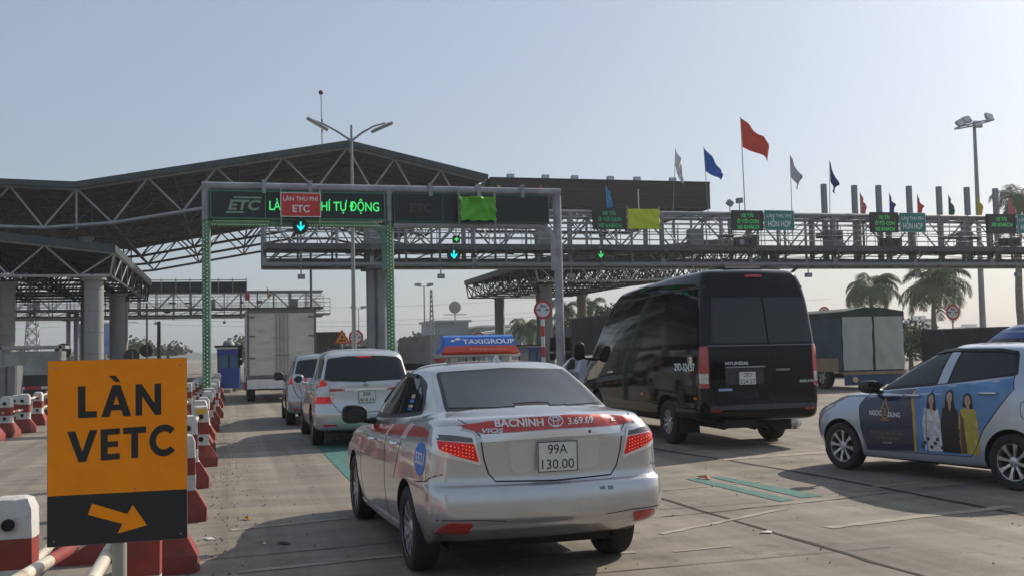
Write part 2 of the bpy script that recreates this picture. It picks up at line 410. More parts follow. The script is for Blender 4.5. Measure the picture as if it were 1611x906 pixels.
# ------------------------------------------------------------------ ground
def ground_mat():
    m = bpy.data.materials.new('road_concrete'); m.use_nodes = True; n = m.node_tree; b = n.nodes['Principled BSDF']; L = n.links
    tc = n.nodes.new('ShaderNodeTexCoord')
    def noise(sc, det=6, st=(1,1,1), rough=.6):
        mp = n.nodes.new('ShaderNodeMapping'); mp.inputs['Scale'].default_value = st; L.new(tc.outputs['Object'], mp.inputs[0])
        q = n.nodes.new('ShaderNodeTexNoise'); q.inputs['Scale'].default_value = sc; q.inputs['Detail'].default_value = det; q.inputs['Roughness'].default_value = rough
        L.new(mp.outputs[0], q.inputs[0]); return q.outputs[0]
    def ramp(src, p0, c0, p1, c1):
        r = n.nodes.new('ShaderNodeValToRGB'); e = r.color_ramp.elements; e[0].position = p0; e[1].position = p1; e[0].color = (*c0, 1); e[1].color = (*c1, 1); L.new(src, r.inputs[0]); return r.outputs[0]
    def mix(f, a, c, mode='MIX'):
        x = n.nodes.new('ShaderNodeMixRGB'); x.blend_type = mode
        if isinstance(f, float): x.inputs[0].default_value = f
        else: L.new(f, x.inputs[0])
        L.new(a, x.inputs[1]); L.new(c, x.inputs[2]); return x.outputs[0]
    base = ramp(noise(.22, 4), .35, (.222,.196,.162), .65, (.30,.266,.220))
    st = ramp(noise(1.0, 7, (.35,2.2,1), .65), .38, (.72,.72,.73), .62, (1.12,1.10,1.06))      # faint transverse wear bands
    c = mix(.8, base, st, 'MULTIPLY')
    tr = ramp(noise(.9, 6, (2.4,.05,1)), .40, (.62,.61,.61), .60, (1.06,1.06,1.07))              # tyre tracks along the lane
    c = mix(.7, c, tr, 'MULTIPLY')
    sp = ramp(noise(1.7, 9, (1,1,1), .72), .58, (1,1,1), .68, (.38,.37,.36)); c = mix(.8, c, sp, 'MULTIPLY')   # oil spots
    fine = ramp(noise(38, 5, (1,1,1), .8), .3, (.80,.80,.80), .7, (1.16,1.16,1.16)); c = mix(.8, c, fine, 'MULTIPLY')
    grit = ramp(noise(9, 8, (.6,1.5,1), .8), .62, (1,1,1), .68, (.62,.60,.58)); c = mix(.6, c, grit, 'MULTIPLY')
    L.new(c, b.inputs['Base Color'])
    r = ramp(noise(.7, 5), .3, (.62,)*3, .7, (.86,)*3); L.new(r, b.inputs['Roughness']); b.inputs['Specular IOR Level'].default_value = .35
    bp = n.nodes.new('ShaderNodeBump'); bp.inputs['Strength'].default_value = .6; bp.inputs['Distance'].default_value = .012
    L.new(noise(26, 6, (1,2.5,1), .75), bp.inputs['Height']); L.new(bp.outputs[0], b.inputs['Normal'])
    return m
g = MB(); g.add([(-650,-60,0),(650,-60,0),(650,750,0),(-650,750,0)], [(0,1,2,3)])
tag(g.build('ground', ground_mat()), kind='structure')
def ribbon(name, pts, wd, m, z=.004, jag=0.0, step=.25, seed=1):
    """irregular strip on the ground along world points"""
    rr = random.Random(seed); P = []
    pts = [Vector((p[0], p[1])) for p in pts]
    for a, b in zip(pts, pts[1:]):
        k = max(1, int((b-a).length/step)); P += [a+(b-a)*i/k for i in range(k)]
    P.append(pts[-1]); A, B = [], []; dr = 0
    for i, p in enumerate(P):
        d = (P[min(i+1,len(P)-1)]-P[max(i-1,0)]).normalized(); nn = Vector((-d.y, d.x)); dr = dr*.8+rr.uniform(-jag, jag)
        A.append(p+nn*(dr+wd/2+rr.uniform(-jag,jag)*.8)); B.append(p+nn*(dr-wd/2+rr.uniform(-jag,jag)*.8))
    m_ = len(P); mb = MB(); mb.add([(q.x,q.y,z) for q in A+B], [(i,i+1,m_+i+1,m_+i) for i in range(m_-1)])
    return tag(mb.build(name, m), kind='structure')
G = lambda u, v: at(u, v, 2, 0)
jointm = mat('joint_dirt', (.022,.019,.016), .95, 0, .4, 6)
patchm = mat('pale_repair', (.30,.265,.215), .9, 0, .25, 5, dirt=.7, dirtcol=(.23,.20,.165), dscale=4)
darkpatch = mat('dark_repair', (.16,.145,.125), .9, 0, .25, 5, dirt=.7, dirtcol=(.23,.20,.165), dscale=4)
def ext(p, q, a=0, b=0): d = (q-p).normalized(); return [p-d*a, q+d*b]
ribbon('road_joint', [G(960,694),G(1022,704),G(1265,744),G(1611,809),G(1900,872)], .07, jointm, jag=.014, seed=2)
ribbon('road_joint', [G(900,738),G(1032,781),G(1208,836),G(1447,906),G(1800,1010)], .045, jointm, jag=.012, seed=3)
ribbon('road_joint', [G(180,894),G(434,871),G(600,855),G(760,842)], .014, jointm, jag=.004, seed=4, step=.1)
ribbon('road_joint', [G(1000,817),G(1227,795),G(1417,773),G(1611,752)], .016, jointm, jag=.012, seed=5, step=.12)
ribbon('road_joint', [G(150,972),G(900,905),G(1400,860)], .012, jointm, jag=.004, seed=6)
for k, (a, b, wd) in enumerate([((364,834),(549,814),.09),((373,900),(640,872),.10),((1303,830),(1590,796),.13),((1036,772),(1200,757),.05),((1040,840),(1240,800),.07),
                                ((345,655),(470,647),.22),((1130,723),(1330,709),.25),((1060,868),(1150,858),.05),((1330,770),(1611,742),.06),((820,880),(1000,868),.06)]):
    ribbon('repair_strip', [G(*a), G(*b)], wd, patchm, z=.0045, jag=.012, seed=20+k, step=.12)
greenp = mat('green_road_paint', (.028,.15,.125), .75, 0, .2, 3, dirt=.95, dirtcol=(.17,.17,.15), dscale=9)
def sheet(name, pts, m, z): return tag(MB().add([(p.x,p.y,z) for p in pts], [list(range(len(pts)))]).build(name, m), kind='structure')
sheet('lane_paint', [Vector((1.42,9.2)),Vector((3.55,9.2)),Vector((3.55,19.6)),Vector((1.42,19.6))], greenp, .0055)
sheet('road_marking', [G(1078,753),G(1098,752),G(1250,786),G(1228,789)], greenp, .0055)
sheet('road_marking', [G(1116,750),G(1140,750),G(1296,780),G(1262,783)], greenp, .0055)
# fine scratches across the slab, by hand-swept grooves
for k in range(12):
    rr = random.Random(100+k); x = rr.uniform(-.2, 7); y = rr.uniform(6.5, 22); l = rr.uniform(.2, 1.2)
    ribbon('groove', [Vector((x,y)),Vector((x+l,y+rr.uniform(-.02,.02)))], rr.uniform(.006,.02), jointm if k % 3 else patchm, z=.006, jag=.004, seed=200+k, step=.08)
# haze
hz = MB(); hz.box((-660,-70,-1),(660,760,32)); hm = bpy.data.materials.new('haze_air'); hm.use_nodes = True
hm.node_tree.nodes.clear(); pv = hm.node_tree.nodes.new('ShaderNodeVolumePrincipled'); om = hm.node_tree.nodes.new('ShaderNodeOutputMaterial')
pv.inputs['Color'].default_value = (.97,.985,1,1); pv.inputs['Density'].default_value = .0005; pv.inputs['Anisotropy'].default_value = .3
hm.node_tree.links.new(pv.outputs[0], om.inputs['Volume']); tag(hz.build('haze', hm), kind='stuff')
# ------------------------------------------------------------------ silver taxi, near
silver = paint('silver_car_paint', (.55,.555,.56), .62, .22)
band_red = mat('livery_red', (.50,.045,.035), .3, .1, .05, 3, coat=.7)
taxi = vehicle('taxi_car', 2.063, 7.656, .038, 'nearest silver saloon taxi with a blue and red roof sign and red boot band', 'taxi')
sz = lambda a, b, c, d=None: [(-1,a),(-.3,b),(1,b if d is None else d),(2.4,c),(3.5,c)]
TL = [loop(-.70,(.66,.72,.66),3.2,[(-.9,.31),(-.45,.27),(-.2,.215)]), loop(-.86,(.74,.79,.74),3.36,[(-1,.385),(-.62,.355),(-.3,.215),(2.1,.185),(2.9,.2),(3.4,.22)]),
  loop(-.90,(.775,.80,.78),3.39,[(-1,.405),(-.62,.375),(-.3,.26),(2.1,.22),(3.4,.26)]),
  loop(-.915,(.80,.835,.80),3.41,[(-1,.435),(-.3,.37),(3.4,.36)]),
  loop(-.955,(.825,.845,.82),3.44,[(-1,.47),(-.3,.44),(3.4,.44)],br=.07),
  loop(-.965,(.833,.85,.82),3.44,.57,br=.07), loop(-.95,(.83,.85,.815),3.42,[(-1,.655),(3.4,.66)],br=.07), loop(-.935,(.825,.85,.81),3.41,[(-1,.675),(3.4,.68)],br=.07),
  loop(-.905,(.822,.85,.80),3.39,[(-1,.69),(3.4,.70)],br=.07), loop(-.905,(.81,.846,.79),3.33,[(-1,.84),(1,.80),(3.4,.74)],br=.07),
  loop(-.925,(.79,.838,.79),3.22,[(-1,.97),(0,.91),(1,.87),(3.4,.78)],br=.08,cr=.01),
  loop(-.925,(.765,.818,.76),3.05,[(-1,1.04),(0,.97),(1,.925),(3.4,.83)],br=.09,cr=.02,rr=(.2,.28)),
  loop(-.90,(.735,.795,.73),2.8,[(-1,1.095),(-.4,1.07),(0,1.02),(1,.955),(2,.92),(3.4,.87)],br=.10,cr=.03,rr=(.22,.3)),
  loop(-.83,(.715,.775,.725),2.6,[(-1,1.118),(-.4,1.10),(0,1.045),(1,.98),(2,.93),(3.4,.90)],br=.09,cr=.02,rr=(.2,.28)),
  loop(-.45,(.655,.755,.73),2.32,[(-.5,1.14),(-.2,1.125),(.3,1.065),(1,1.02),(2.2,.96)],br=.10,cr=.03,rr=(.12,.14),rf=(.3,.2)),
  loop(-.40,(.645,.742,.72),2.27,[(-.5,1.155),(-.2,1.145),(.3,1.09),(1,1.045),(2.2,.98)],br=.10,cr=.03,rr=(.12,.14),rf=(.3,.2)),
  loop(-.08,(.615,.675,.65),1.86,[(0,1.28),(1,1.22),(1.9,1.20)],br=.09,rr=(.10,.12),rf=(.25,.2),cr=.01),
  loop(.17,(.565,.625,.58),1.46,[(.2,1.385),(1,1.38),(1.5,1.36)],br=.08,rr=(.10,.12),rf=(.2,.2),cr=.012,cf=.01),
  loop(.24,(.545,.60,.55),1.33,[(.4,1.418),(1,1.42),(1.5,1.40)],br=.07,rr=(.10,.14),rf=(.2,.2),cr=.015,cf=.01),
  loop(.34,(.46,.50,.45),1.25,1.455,br=.05,rr=(.08,.14),rf=(.12,.2),cr=.015,cf=.01), loop(.5,(.27,.29,.27),1.15,1.478,br=.03,rr=(.05,.1),rf=(.06,.1)),
  loop(.65,(.09,.10,.09),1.05,1.483,br=.01,rr=(.02,.04),rf=(.02,.04))]
V_, F_ = shell(TL); tb = bvh_of(V_, F_)
cut_body('body', V_, F_, [arch(0,.31,.345,.86), arch(2.55,.31,.345,.86)], silver, taxi)
wheels(taxi, [(0,.835),(2.55,.825),(0,-.835),(2.55,-.825)], .302, .185, .205, 10, .018)
# glass
gl = lambda n, v, p, m=glassm, off=.004, cell=.022: skin(n, tb, p, v, m, taxi, off, .012, cell)
rw = rnd([(.578,1.162),(.568,1.175),(.505,1.395),(0,1.418),(-.505,1.395),(-.585,1.165),(-.60,1.16),(-.3,1.185),(0,1.190),(.3,1.185)], .03)
gl('window_seal', 'rear', [rnd([(.605,1.135),(.525,1.408),(0,1.432),(-.525,1.408),(-.625,1.145),(-.3,1.170),(0,1.174),(.3,1.170)], .03)], blackm, .002)
gl('rear_window', 'rear', [rw], glassg, .006)
gl('windscreen', 'front', [rnd([(-.58,1.0),(-.46,1.36),(.46,1.36),(.58,1.0)], .06)])
for s, vw in ((1,'left'),(-1,'right')):
    gl('window_surround', vw, [rnd([(.10,1.105),(.13,1.20),(.26,1.32),(.50,1.385),(1.10,1.392),(1.36,1.355),(2.10,1.02),(2.08,.985),(1.2,1.025),(.4,1.075)], .04)], blackm, .003)
    gl('side_window', vw, [rnd([(.80,1.075),(.80,1.368),(1.05,1.372),(1.32,1.345),(1.92,1.05),(1.2,1.05)], .03)], glassm, .008)
    gl('side_window', vw, [rnd([(.75,1.078),(.75,1.366),(.50,1.36),(.42,1.335),(.36,1.11)], .02)], glassm, .008)
    gl('quarter_window', vw, [rnd([(.33,1.112),(.38,1.31),(.22,1.23),(.15,1.125)], .02)], glassm, .008)
    gl('window_trim', vw, [line([(.10,1.092),(.4,1.062),(1.2,1.012),(2.0,.975)], .012)], chrome, .006)
    gl('rain_visor', vw, [line([(.55,1.375),(1.05,1.385),(1.36,1.335),(1.70,1.14)], .03)], blackm, .016)
    gap = [line([(.79,1.04),(.80,.6),(.78,.26)], .010), line([(.30,1.08),(.22,.9),(.30,.76),(.42,.62)], .007), line([(.5,.26),(1.48,.26),(2.05,.26)], .007),
           line([(1.95,.94),(2.06,.7),(2.03,.26)], .007), line([(-.32,.67),(-.6,.70),(-.78,.76)], .007)]
    gl('panel_gap', vw, gap, darkm, .0012)
    gl('livery_band', vw, [[(-.60,1.015),(-.3,1.04),(.2,1.035),(.9,.99),(1.95,.935),(2.05,.89),(1.6,.89),(1.0,.915),(.3,.945),(-.3,.975),(-.56,.99)]], band_red, .002)
    for k in range(3): gl('livery_stripe', vw, [[(.14-.05*k,1.04),(.16-.05*k,1.04),(.24-.05*k,.93),(.22-.05*k,.93)]], white_t, .0028)
    for k in range(2): gl('livery_stripe', vw, [[(.78-.05*k,1.0),(.80-.05*k,1.0),(.85-.05*k,.91),(.83-.05*k,.91)]], white_t, .0028)
    disc = skin('door_number_disc', tb, [ell(-.42,.835,.15,.115)], vw, mat('sticker_blue', (.03,.17,.55), .4, 0, .05), taxi, .003)
    sg = -1 if s > 0 else 1
    patch(tb, None, vw, .0042, 0, .04, tris=[ctext('5521', -.42-sg*.115, .80, -.42+sg*.115, .075, .02)]).build('number', white_t, disc, fix=False)
    gl('sill_moulding', vw, [[(.40,.235),(2.15,.215),(2.15,.255),(.40,.275)]], silver, .012)
    for x, z in ((.36,.885),(1.34,.85)):
        h = MB(); h.path([(x-.1, s*.848, z), (x-.08, s*.876, z+.002), (x, s*.884, z+.004), (x+.08, s*.876, z+.002), (x+.1, s*.848, z)], [.013]*5, 6); h.build('door_handle', chrome, taxi, smooth=60)
mirror_part(taxi, 1.78, .83, 1.035, 1, blackm, (.17,.22,.16)); mirror_part(taxi, 1.78, -.83, 1.035, -1, blackm, (.17,.22,.16))
# rear end
for gp in (line([(.50,.965),(.485,.86),(.455,.76),(.41,.706),(0,.694),(-.41,.706),(-.455,.76),(-.485,.86),(-.50,.965)], .009), line([(.50,1.0),(.54,1.05),(.60,1.10),(.64,1.125)], .006), line([(-.50,1.0),(-.54,1.05),(-.60,1.10),(-.64,1.125)], .006)): gl('boot_gap', 'rear', [gp], darkm, .0015)
gl('boot_lid_band', 'rear', [[(.64,1.072),(.45,1.094),(.2,1.114),(-.1,1.122),(-.4,1.110),(-.60,1.082),(-.62,1.055),(-.47,1.035),(0,1.038),(.47,1.018)]], band_red, .006, .010)
it = [ctext('BACNINH', .40, 1.06, .085, .044, .03), ctext('3.69.69', -.085, 1.062, -.28, .04, .02)]
patch(tb, None, 'rear', .010, 0, .012, tris=it).build('boot_lettering', white_t, taxi, fix=False)
patch(tb, None, 'rear', .012, .006, .015, tris=[ctext('VIOS', .50, 1.022, .36, .026, .03, slant=-.4), ctext('E', -.43, 1.062, -.465, .02, .03)]).build('model_badge', silver_t, taxi, fix=False)
ring = lambda cx, cz, rx, rz, t: [[(cx+rx*math.cos(2*math.pi*k/28), cz+rz*math.sin(2*math.pi*k/28)) for k in (j, j+1)] + [(cx+(rx-t)*math.cos(2*math.pi*k/28), cz+(rz-t)*math.sin(2*math.pi*k/28)) for k in (j+1, j)] for j in range(28)]
def oval_badge(bv, par, cx, cz, k, view='rear'):
    b = patch(bv, [ell(cx,cz,.054*k,.037*k)], view, .006, .008, .03).build('badge_base', mat('badge_grey',(.18,.18,.19),.3,.8), par, smooth=40, fix=False)
    patch(bv, ring(cx,cz,.054*k,.037*k,.007*k)+ring(cx,cz,.019*k,.033*k,.005*k)+ring(cx,cz+.011*k,.036*k,.013*k,.005*k), view, .010, .006, 0).build('emblem', silver_t, b, smooth=40, fix=False)
oval_badge(tb, taxi, 0, 1.086, 1)
gl('chrome_bar', 'rear', [rnd([(.505,1.012),(0,1.03),(-.49,1.03),(-.485,.985),(0,.985),(.49,.966)], .015)], mat('bright_bar', (.80,.80,.80), .2, .3, .03, coat=.8), .014)
gl('lock_button', 'rear', [ell(-.24,1.008,.01,.01,10)], blackm, .017)
gl('plate_recess', 'rear', [rnd([(.33,.955),(.30,.755),(-.30,.76),(-.33,.968)], .05)], mat('silver_recess', (.60,.60,.60), .35, .6, .03), .003)
plate(taxi, 0, .857, -.945, [('99A', .135), ('130.00', .225)])
for s in (1, -1):
    mr = (lambda p: p) if s > 0 else mirror
    vw = 'left' if s > 0 else 'right'
    b = MB(); patch(tb, [mr(rnd([(.50,.815),(.545,1.022),(.70,1.06),(.80,1.072),(.83,1.07),(.83,.90),(.70,.865)], .02))], 'rear', .008, .02, .03, b)
    patch(tb, [rnd([(-.80,1.07),(-.50,1.045),(-.62,.91),(-.80,.885)], .03)], vw, .008, .02, .03, b)
    h = b.build('taillight', mat('lamp_chrome', (.78,.78,.79), .2, .35, .05, coat=.8), taxi, smooth=45, fix=False)
    patch(tb, [mr([(.552,.964),(.558,.995),(.66,1.008),(.765,1.012),(.765,.98),(.66,.974)])], 'rear', .013, .004, .03).build('clear_lens', mat('smoked_lens', (.16,.15,.15), .1, .3, .2), h, smooth=45, fix=False)
    l = MB(); patch(tb, [mr(rnd([(.515,.835),(.548,.958),(.66,.968),(.765,.975),(.76,.925),(.66,.88)], .012))], 'rear', .015, .006, .03, l)
    l.build('red_lens', tail_on, h, smooth=45, fix=False)
    d = MB()
    for i in range(9):
        for j in range(4):
            yy = .555+.023*i; zz = .868+.012*i*.45+.022*j
            if zz < .955: patch(tb, [mr(ell(yy, zz, .0045, .0045, 6))], 'rear', .017, 0, 0, d)
    d.build('lamp_dots', mat('bright_led', (.95,.22,.12), .3, emit=.45), h, fix=False)
    gl('reflector', 'rear', [mr(rnd([(.80,.375),(.60,.365),(.565,.445),(.73,.455)], .02))], tail_off, .01)
    gl('bumper_crease', 'rear', [mr(line([(.80,.47),(.55,.465),(.35,.45)], .006))], darkm, .001)
gl('bumper_sticker', 'rear', [rect(-.40,.615,-.36,.64), rect(-.34,.62,-.30,.64)], mat('worn_sticker', (.16,.24,.25), .6, 0, .6, 60), .002)
ud = MB(); ud.box((-.35,-.6,.18),(3.1,.6,.24)); ud.tube((-.45,-.2,.33),(-.45,.35,.33),.07,10); ud.tube((0,-.7,.26),(0,.7,.26),.04,8); ud.build('underbody', darkm, taxi)
# shark fin
fb = MB(); P = [(.40,.045,1.455),(.40,-.045,1.455),(.48,-.05,1.46),(.66,0,1.475),(.48,.05,1.46),(.43,0,1.53),(.48,0,1.535)]
fb.add([(x,y,z) for x,y,z in P], [(0,1,5),(1,2,6,5),(2,3,6),(3,4,6),(4,0,5,6),(0,4,3,2,1)]); fb.build('shark_fin_antenna', silver, taxi)
# roof sign
rs = MB(); W2 = .335; prof = [(.93,1.535),(.90,1.56),(.905,1.61),(.96,1.685),(1.0,1.70),(1.06,1.70),(1.10,1.685),(1.155,1.61),(1.16,1.56),(1.13,1.535)]
n = len(prof); rs.v = [(x, s*(W2-(.0 if z < 1.6 else .03)), z) for s in (1,-1) for x, z in prof]
rs.f = [list(range(n)), list(range(2*n-1,n-1,-1))]+[(k,(k+1)%n,n+(k+1)%n,n+k) for k in range(n)]; rs.m = [0]*len(rs.f)
for k, f in enumerate(rs.f):
    zs = [rs.v[i][2] for i in f]; rs.m[k] = 0 if (sum(zs)/len(zs) > 1.6 or k < 2) else 1
sgn = rs.build('roof_sign', [mat('sign_blue', (.015,.13,.5), .35, 0, .04, coat=.5), mat('sign_orange_red', (.62,.07,.03), .35, 0, .04, coat=.5)], taxi)
bs = MB(); bs.rbox((.915,-.35,1.515),(1.145,.35,1.545),.02,1)
for q in (-.22,.22): bs.box((.94,q-.03,1.455),(1.12,q+.03,1.52))
bs.build('sign_base', mat('cream_plastic', (.5,.46,.4), .5), sgn)
tl = Vector((.96-.905,0,1.685-1.61)).normalized()
it = [text_box('TAXIGROUP', -.15, .020, .30, .045, .02)]; it.append(([(-.26,.045),(-.24,.062),(-.215,.060),(-.205,.078),(-.18,.082),(-.165,.070),(-.15,.074),(-.18,.058),(-.21,.062),(-.225,.042)], [list(range(10))]))
letters(sgn, 'sign_lettering', it, white_t, ((.905,0,1.61),(0,-1,0),tl), z=.003)
letters(sgn, 'sign_address', [text_box('www.taxigroup.com.vn', -.10, .012, .22, .02, .0)], mat('pale_orange', (.8,.42,.25), .5), ((.9005,0,1.565),(0,-1,0),Vector((.005,0,.05)).normalized()), z=.003)
# stickers inside rear door glass
skin('window_stickers', tb, [[(.40,1.21),(.50,1.21),(.50,1.24),(.41,1.24)], [(.38,1.14),(.50,1.14),(.50,1.16),(.38,1.16)]], 'left', mat('sticker_cream', (.5,.42,.3), .4, 0, .2, 12), taxi, .010, 0)
skin('window_stickers', tb, [[(.39,1.175),(.50,1.175),(.50,1.20),(.39,1.20)], [(.37,1.12),(.50,1.12),(.50,1.132),(.37,1.132)]], 'left', mat('sticker_blue', (.03,.17,.55)), taxi, .010, 0)
# ------------------------------------------------------------------ other vehicles: the black van
blackp = mat('black_van_paint', (.004,.004,.005), .05, 0, .05, 2, spec=.3, dirt=.15, dirtcol=(.012,.011,.010))
van = vehicle('passenger_van', 7.837, 15.891, -.024, 'tall black van with dark tinted rear doors seen from behind, right of the silver taxi', 'van')
VL = [loop(-1.2,(.80,.86,.8),4.75,.40), loop(-1.46,(.93,.98,.9),4.97,.45,br=.05), loop(-1.50,(.965,.99,.93),5.03,.52,br=.05), loop(-1.51,(.97,.995,.94),5.05,.64,br=.05),
  loop(-1.47,(.965,.995,.94),5.05,.665,br=.04,rr=(.1,.12)), loop(-1.455,(.965,1.0,.94),5.0,.90,br=.03,rr=(.1,.12)), loop(-1.45,(.965,1.0,.93),4.88,[(0,1.2),(3,1.18),(4.6,1.08)],br=.03,rr=(.1,.12),bf=.2,rf=(.3,.3)),
  loop(-1.44,(.96,.99,.90),4.50,[(0,1.52),(3,1.47),(4.3,1.36)],br=.03,rr=(.1,.12),bf=.2,rf=(.2,.25)), loop(-1.43,(.955,.985,.89),4.42,[(0,1.56),(3,1.52),(4.3,1.42)],br=.03,rr=(.1,.12),bf=.2,rf=(.14,.18)),
  loop(-1.40,(.915,.95,.84),3.86,[(0,2.0),(3.6,1.95)],br=.04,rr=(.11,.13),bf=.2,rf=(.12,.16)), loop(-1.36,(.865,.905,.79),3.38,[(0,2.38),(3,2.32)],br=.05,rr=(.12,.15),bf=.18,rf=(.12,.16)),
  loop(-1.30,(.82,.86,.75),3.12,[(-1.3,2.60),(0,2.59),(3,2.48)],br=.06,rr=(.13,.18),bf=.15,rf=(.12,.18)), loop(-1.24,(.77,.80,.70),2.98,[(-1.3,2.69),(0,2.68),(3,2.56)],br=.06,rr=(.13,.22),bf=.15,rf=(.12,.2)),
  loop(-1.05,(.6,.62,.5),2.6,[(-1.3,2.745),(0,2.735),(3,2.62)],br=.05,rr=(.15,.25)), loop(-.8,(.25,.25,.2),2.1,[(-1.3,2.765),(0,2.755),(3,2.68)],br=.02,rr=(.05,.1),rf=(.1,.1))]
V_, F_ = shell(VL); vb = bvh_of(V_, F_)
cut_body('body', V_, F_, [arch(0,.36,.44,1.0), arch(3.67,.36,.44,1.0)], blackp, van)
wheels(van, [(0,.975),(3.67,.975),(0,-.975),(3.67,-.975)], .355, .235, .205, 10, .026)
vs = lambda n, v, p, m=blackm, off=.004, sk=.012: skin(n, vb, p, v, m, van, off, sk, .06)
vs('rear_window', 'rear', [rnd([(.745,2.29),(-.055,2.29),(-.115,1.60),(.79,1.60)], .05), rnd([(-.085,2.29),(-.79,2.29),(-.90,1.60),(-.145,1.60)], .05)], glassm, .006)
vs('door_gap', 'rear', [line([(-.03,2.62),(-.07,2.3),(-.13,1.56),(-.13,.67)], .014), line([(.74,2.55),(.78,2.2),(.845,1.58),(.845,1.0),(.82,.70),(0,.68),(-.84,.70),(-.855,1.0),(-.86,1.58),(-.80,2.2),(-.74,2.55)], .012)], darkm, .001)
vs('door_crease', 'rear', [line([(.86,1.565),(0,1.56),(-.93,1.56)], .016)], mat('grey_edge', (.16,.16,.17), .3, .5), .004)
for s in (1,-1):
    mr = (lambda p: p) if s > 0 else mirror; b = MB(); vw = 'left' if s > 0 else 'right'
    patch(vb, [mr(rnd([(.86,1.56),(.99,1.56),(.995,.93),(.86,.93)], .03))], 'rear', .012, .02, .05, b); patch(vb, [rnd([(-1.50,1.56),(-1.33,1.55),(-1.31,.93),(-1.5,.93)], .03)], vw, .012, .02, .05, b)
    h = b.build('taillight', tail_off, van, smooth=50, fix=False)
    b = MB(); patch(vb, [mr(rect(.875,1.0,.985,1.15))], 'rear', .018, .006, .05, b); patch(vb, [rect(-1.46,1.0,-1.335,1.15)], vw, .018, .006, .05, b); b.build('clear_lens', clear_l, h, smooth=50, fix=False)
    vs('reflector', 'rear', [mr(rnd(rect(.68,.575,.86,.635), .02))], tail_off, .012)
    for x in (1.05, -1.15): vs('side_marker', vw, [rnd(rect(x-.05,.755,x+.05,.79), .012)], amber, .012)
    vs('side_glass', vw, [rnd([(-1.15,2.34),(-1.25,1.62),(2.4,1.55),(3.75,1.55),(2.95,2.27)], .07)], glassm, .003)
    vs('side_crease', vw, [line([(-1.3,2.46),(0,2.45),(2.4,2.39)], .03), line([(-1.2,.93),(-.5,.93)], .015)], blackm, .010)
    vs('door_gap', vw, [line([(.62,2.40),(.60,1.5),(.62,.56)], .012), line([(2.35,2.35),(2.30,1.5),(2.32,.56)], .012), line([(2.35,2.35),(2.95,2.3),(3.75,1.55),(3.68,1.0)], .012)], darkm, .001)
    mirror_part(van, 4.15, s*1.04, 1.52, s, blackm, (.14,.24,.36), .22)
    h = MB(); h.path([(2.55,s*.995,1.12),(2.58,s*1.03,1.12),(2.75,s*1.03,1.12),(2.78,s*.995,1.12)], .016, 6); h.build('door_handle', chrome, van)
vs('windscreen', 'front', [rnd([(-.78,1.55),(-.66,2.28),(.66,2.28),(.78,1.55)], .08)], glassm)
vs('step_bumper', 'rear', [rnd([(.86,.655),(0,.66),(-.90,.655),(-.90,.60),(0,.60),(.86,.60)], .02)], mat('dark_grey_plastic', (.035,.036,.038), .5), .022)
vs('plate_recess', 'rear', [rnd(rect(-.02,.98,.60,1.21), .02)], mat('dark_grey_plastic', (.035,.036,.038)), .004)
vs('chrome_bar', 'rear', [rnd(rect(-.05,1.225,.60,1.25), .01)], mat('dull_chrome', (.25,.25,.26), .25, .8), .014)
plate(van, .26, 1.07, -1.475, [('29D', .13), ('524.57', .24)])
patch(vb, None, 'rear', .014, .004, .03, tris=[ctext('HYUNDAI', .60, 1.275, .24, .045, .03)]).build('rear_badge', silver_t, van, fix=False)
patch(vb, None, 'rear', .014, .004, .03, tris=[ctext('SOLATI', -.62, .985, -.86, .035, .03)]).build('model_badge', silver_t, van, fix=False)
patch(vb, None, 'left', .014, 0, .04, tris=[ctext('29D-524.57', -.42, 1.19, -1.18, .11, .03)]).build('side_number', white_t, van, fix=False)
patch(vb, None, 'right', .014, 0, .04, tris=[ctext('29D-524.57', -1.18, 1.19, -.42, .11, .03)]).build('side_number', white_t, van, fix=False)
vs('door_handle', 'rear', [rnd(rect(-.46,1.17,-.22,1.20), .012)], mat('dull_chrome', (.25,.25,.26)), .02)
vs('blue_sticker', 'rear', [rnd(rect(.50,.885,.72,.92), .008)], mat('pale_blue', (.3,.4,.6), .5), .003)
vs('brake_light', 'rear', [rnd(rect(-.12,2.595,.16,2.635), .015)], tail_off, .02)
m_ = MB(); m_.rbox((-.95,-.30,2.72),(-.35,.30,2.80),.05,1); m_.build('roof_vent', blackm, van)
m_ = MB(); m_.box((-1.1,-.6,.30),(4.3,.6,.42)); m_.tube((0,-.85,.36),(0,.85,.36),.06,8); m_.lathe([(0,-.14),(.13,-.1),(.16,0),(.13,.1),(0,.14)],(0,0,.34),1,14); m_.tube((-1.35,.1,.32),(-.9,.1,.34),.04,8)
for s in (1,-1): m_.box((-1.5,s*.42-.25,.33),(-1.2,s*.42+.25,.45)) if s > 0 else None
m_.build('underbody', darkm, van)
for s in (1,-1): m_ = MB(); m_.box((-.52,s*.80-.16,.20),(-.50,s*.80+.16,.46)); m_.build('mud_flap', rubber, van)
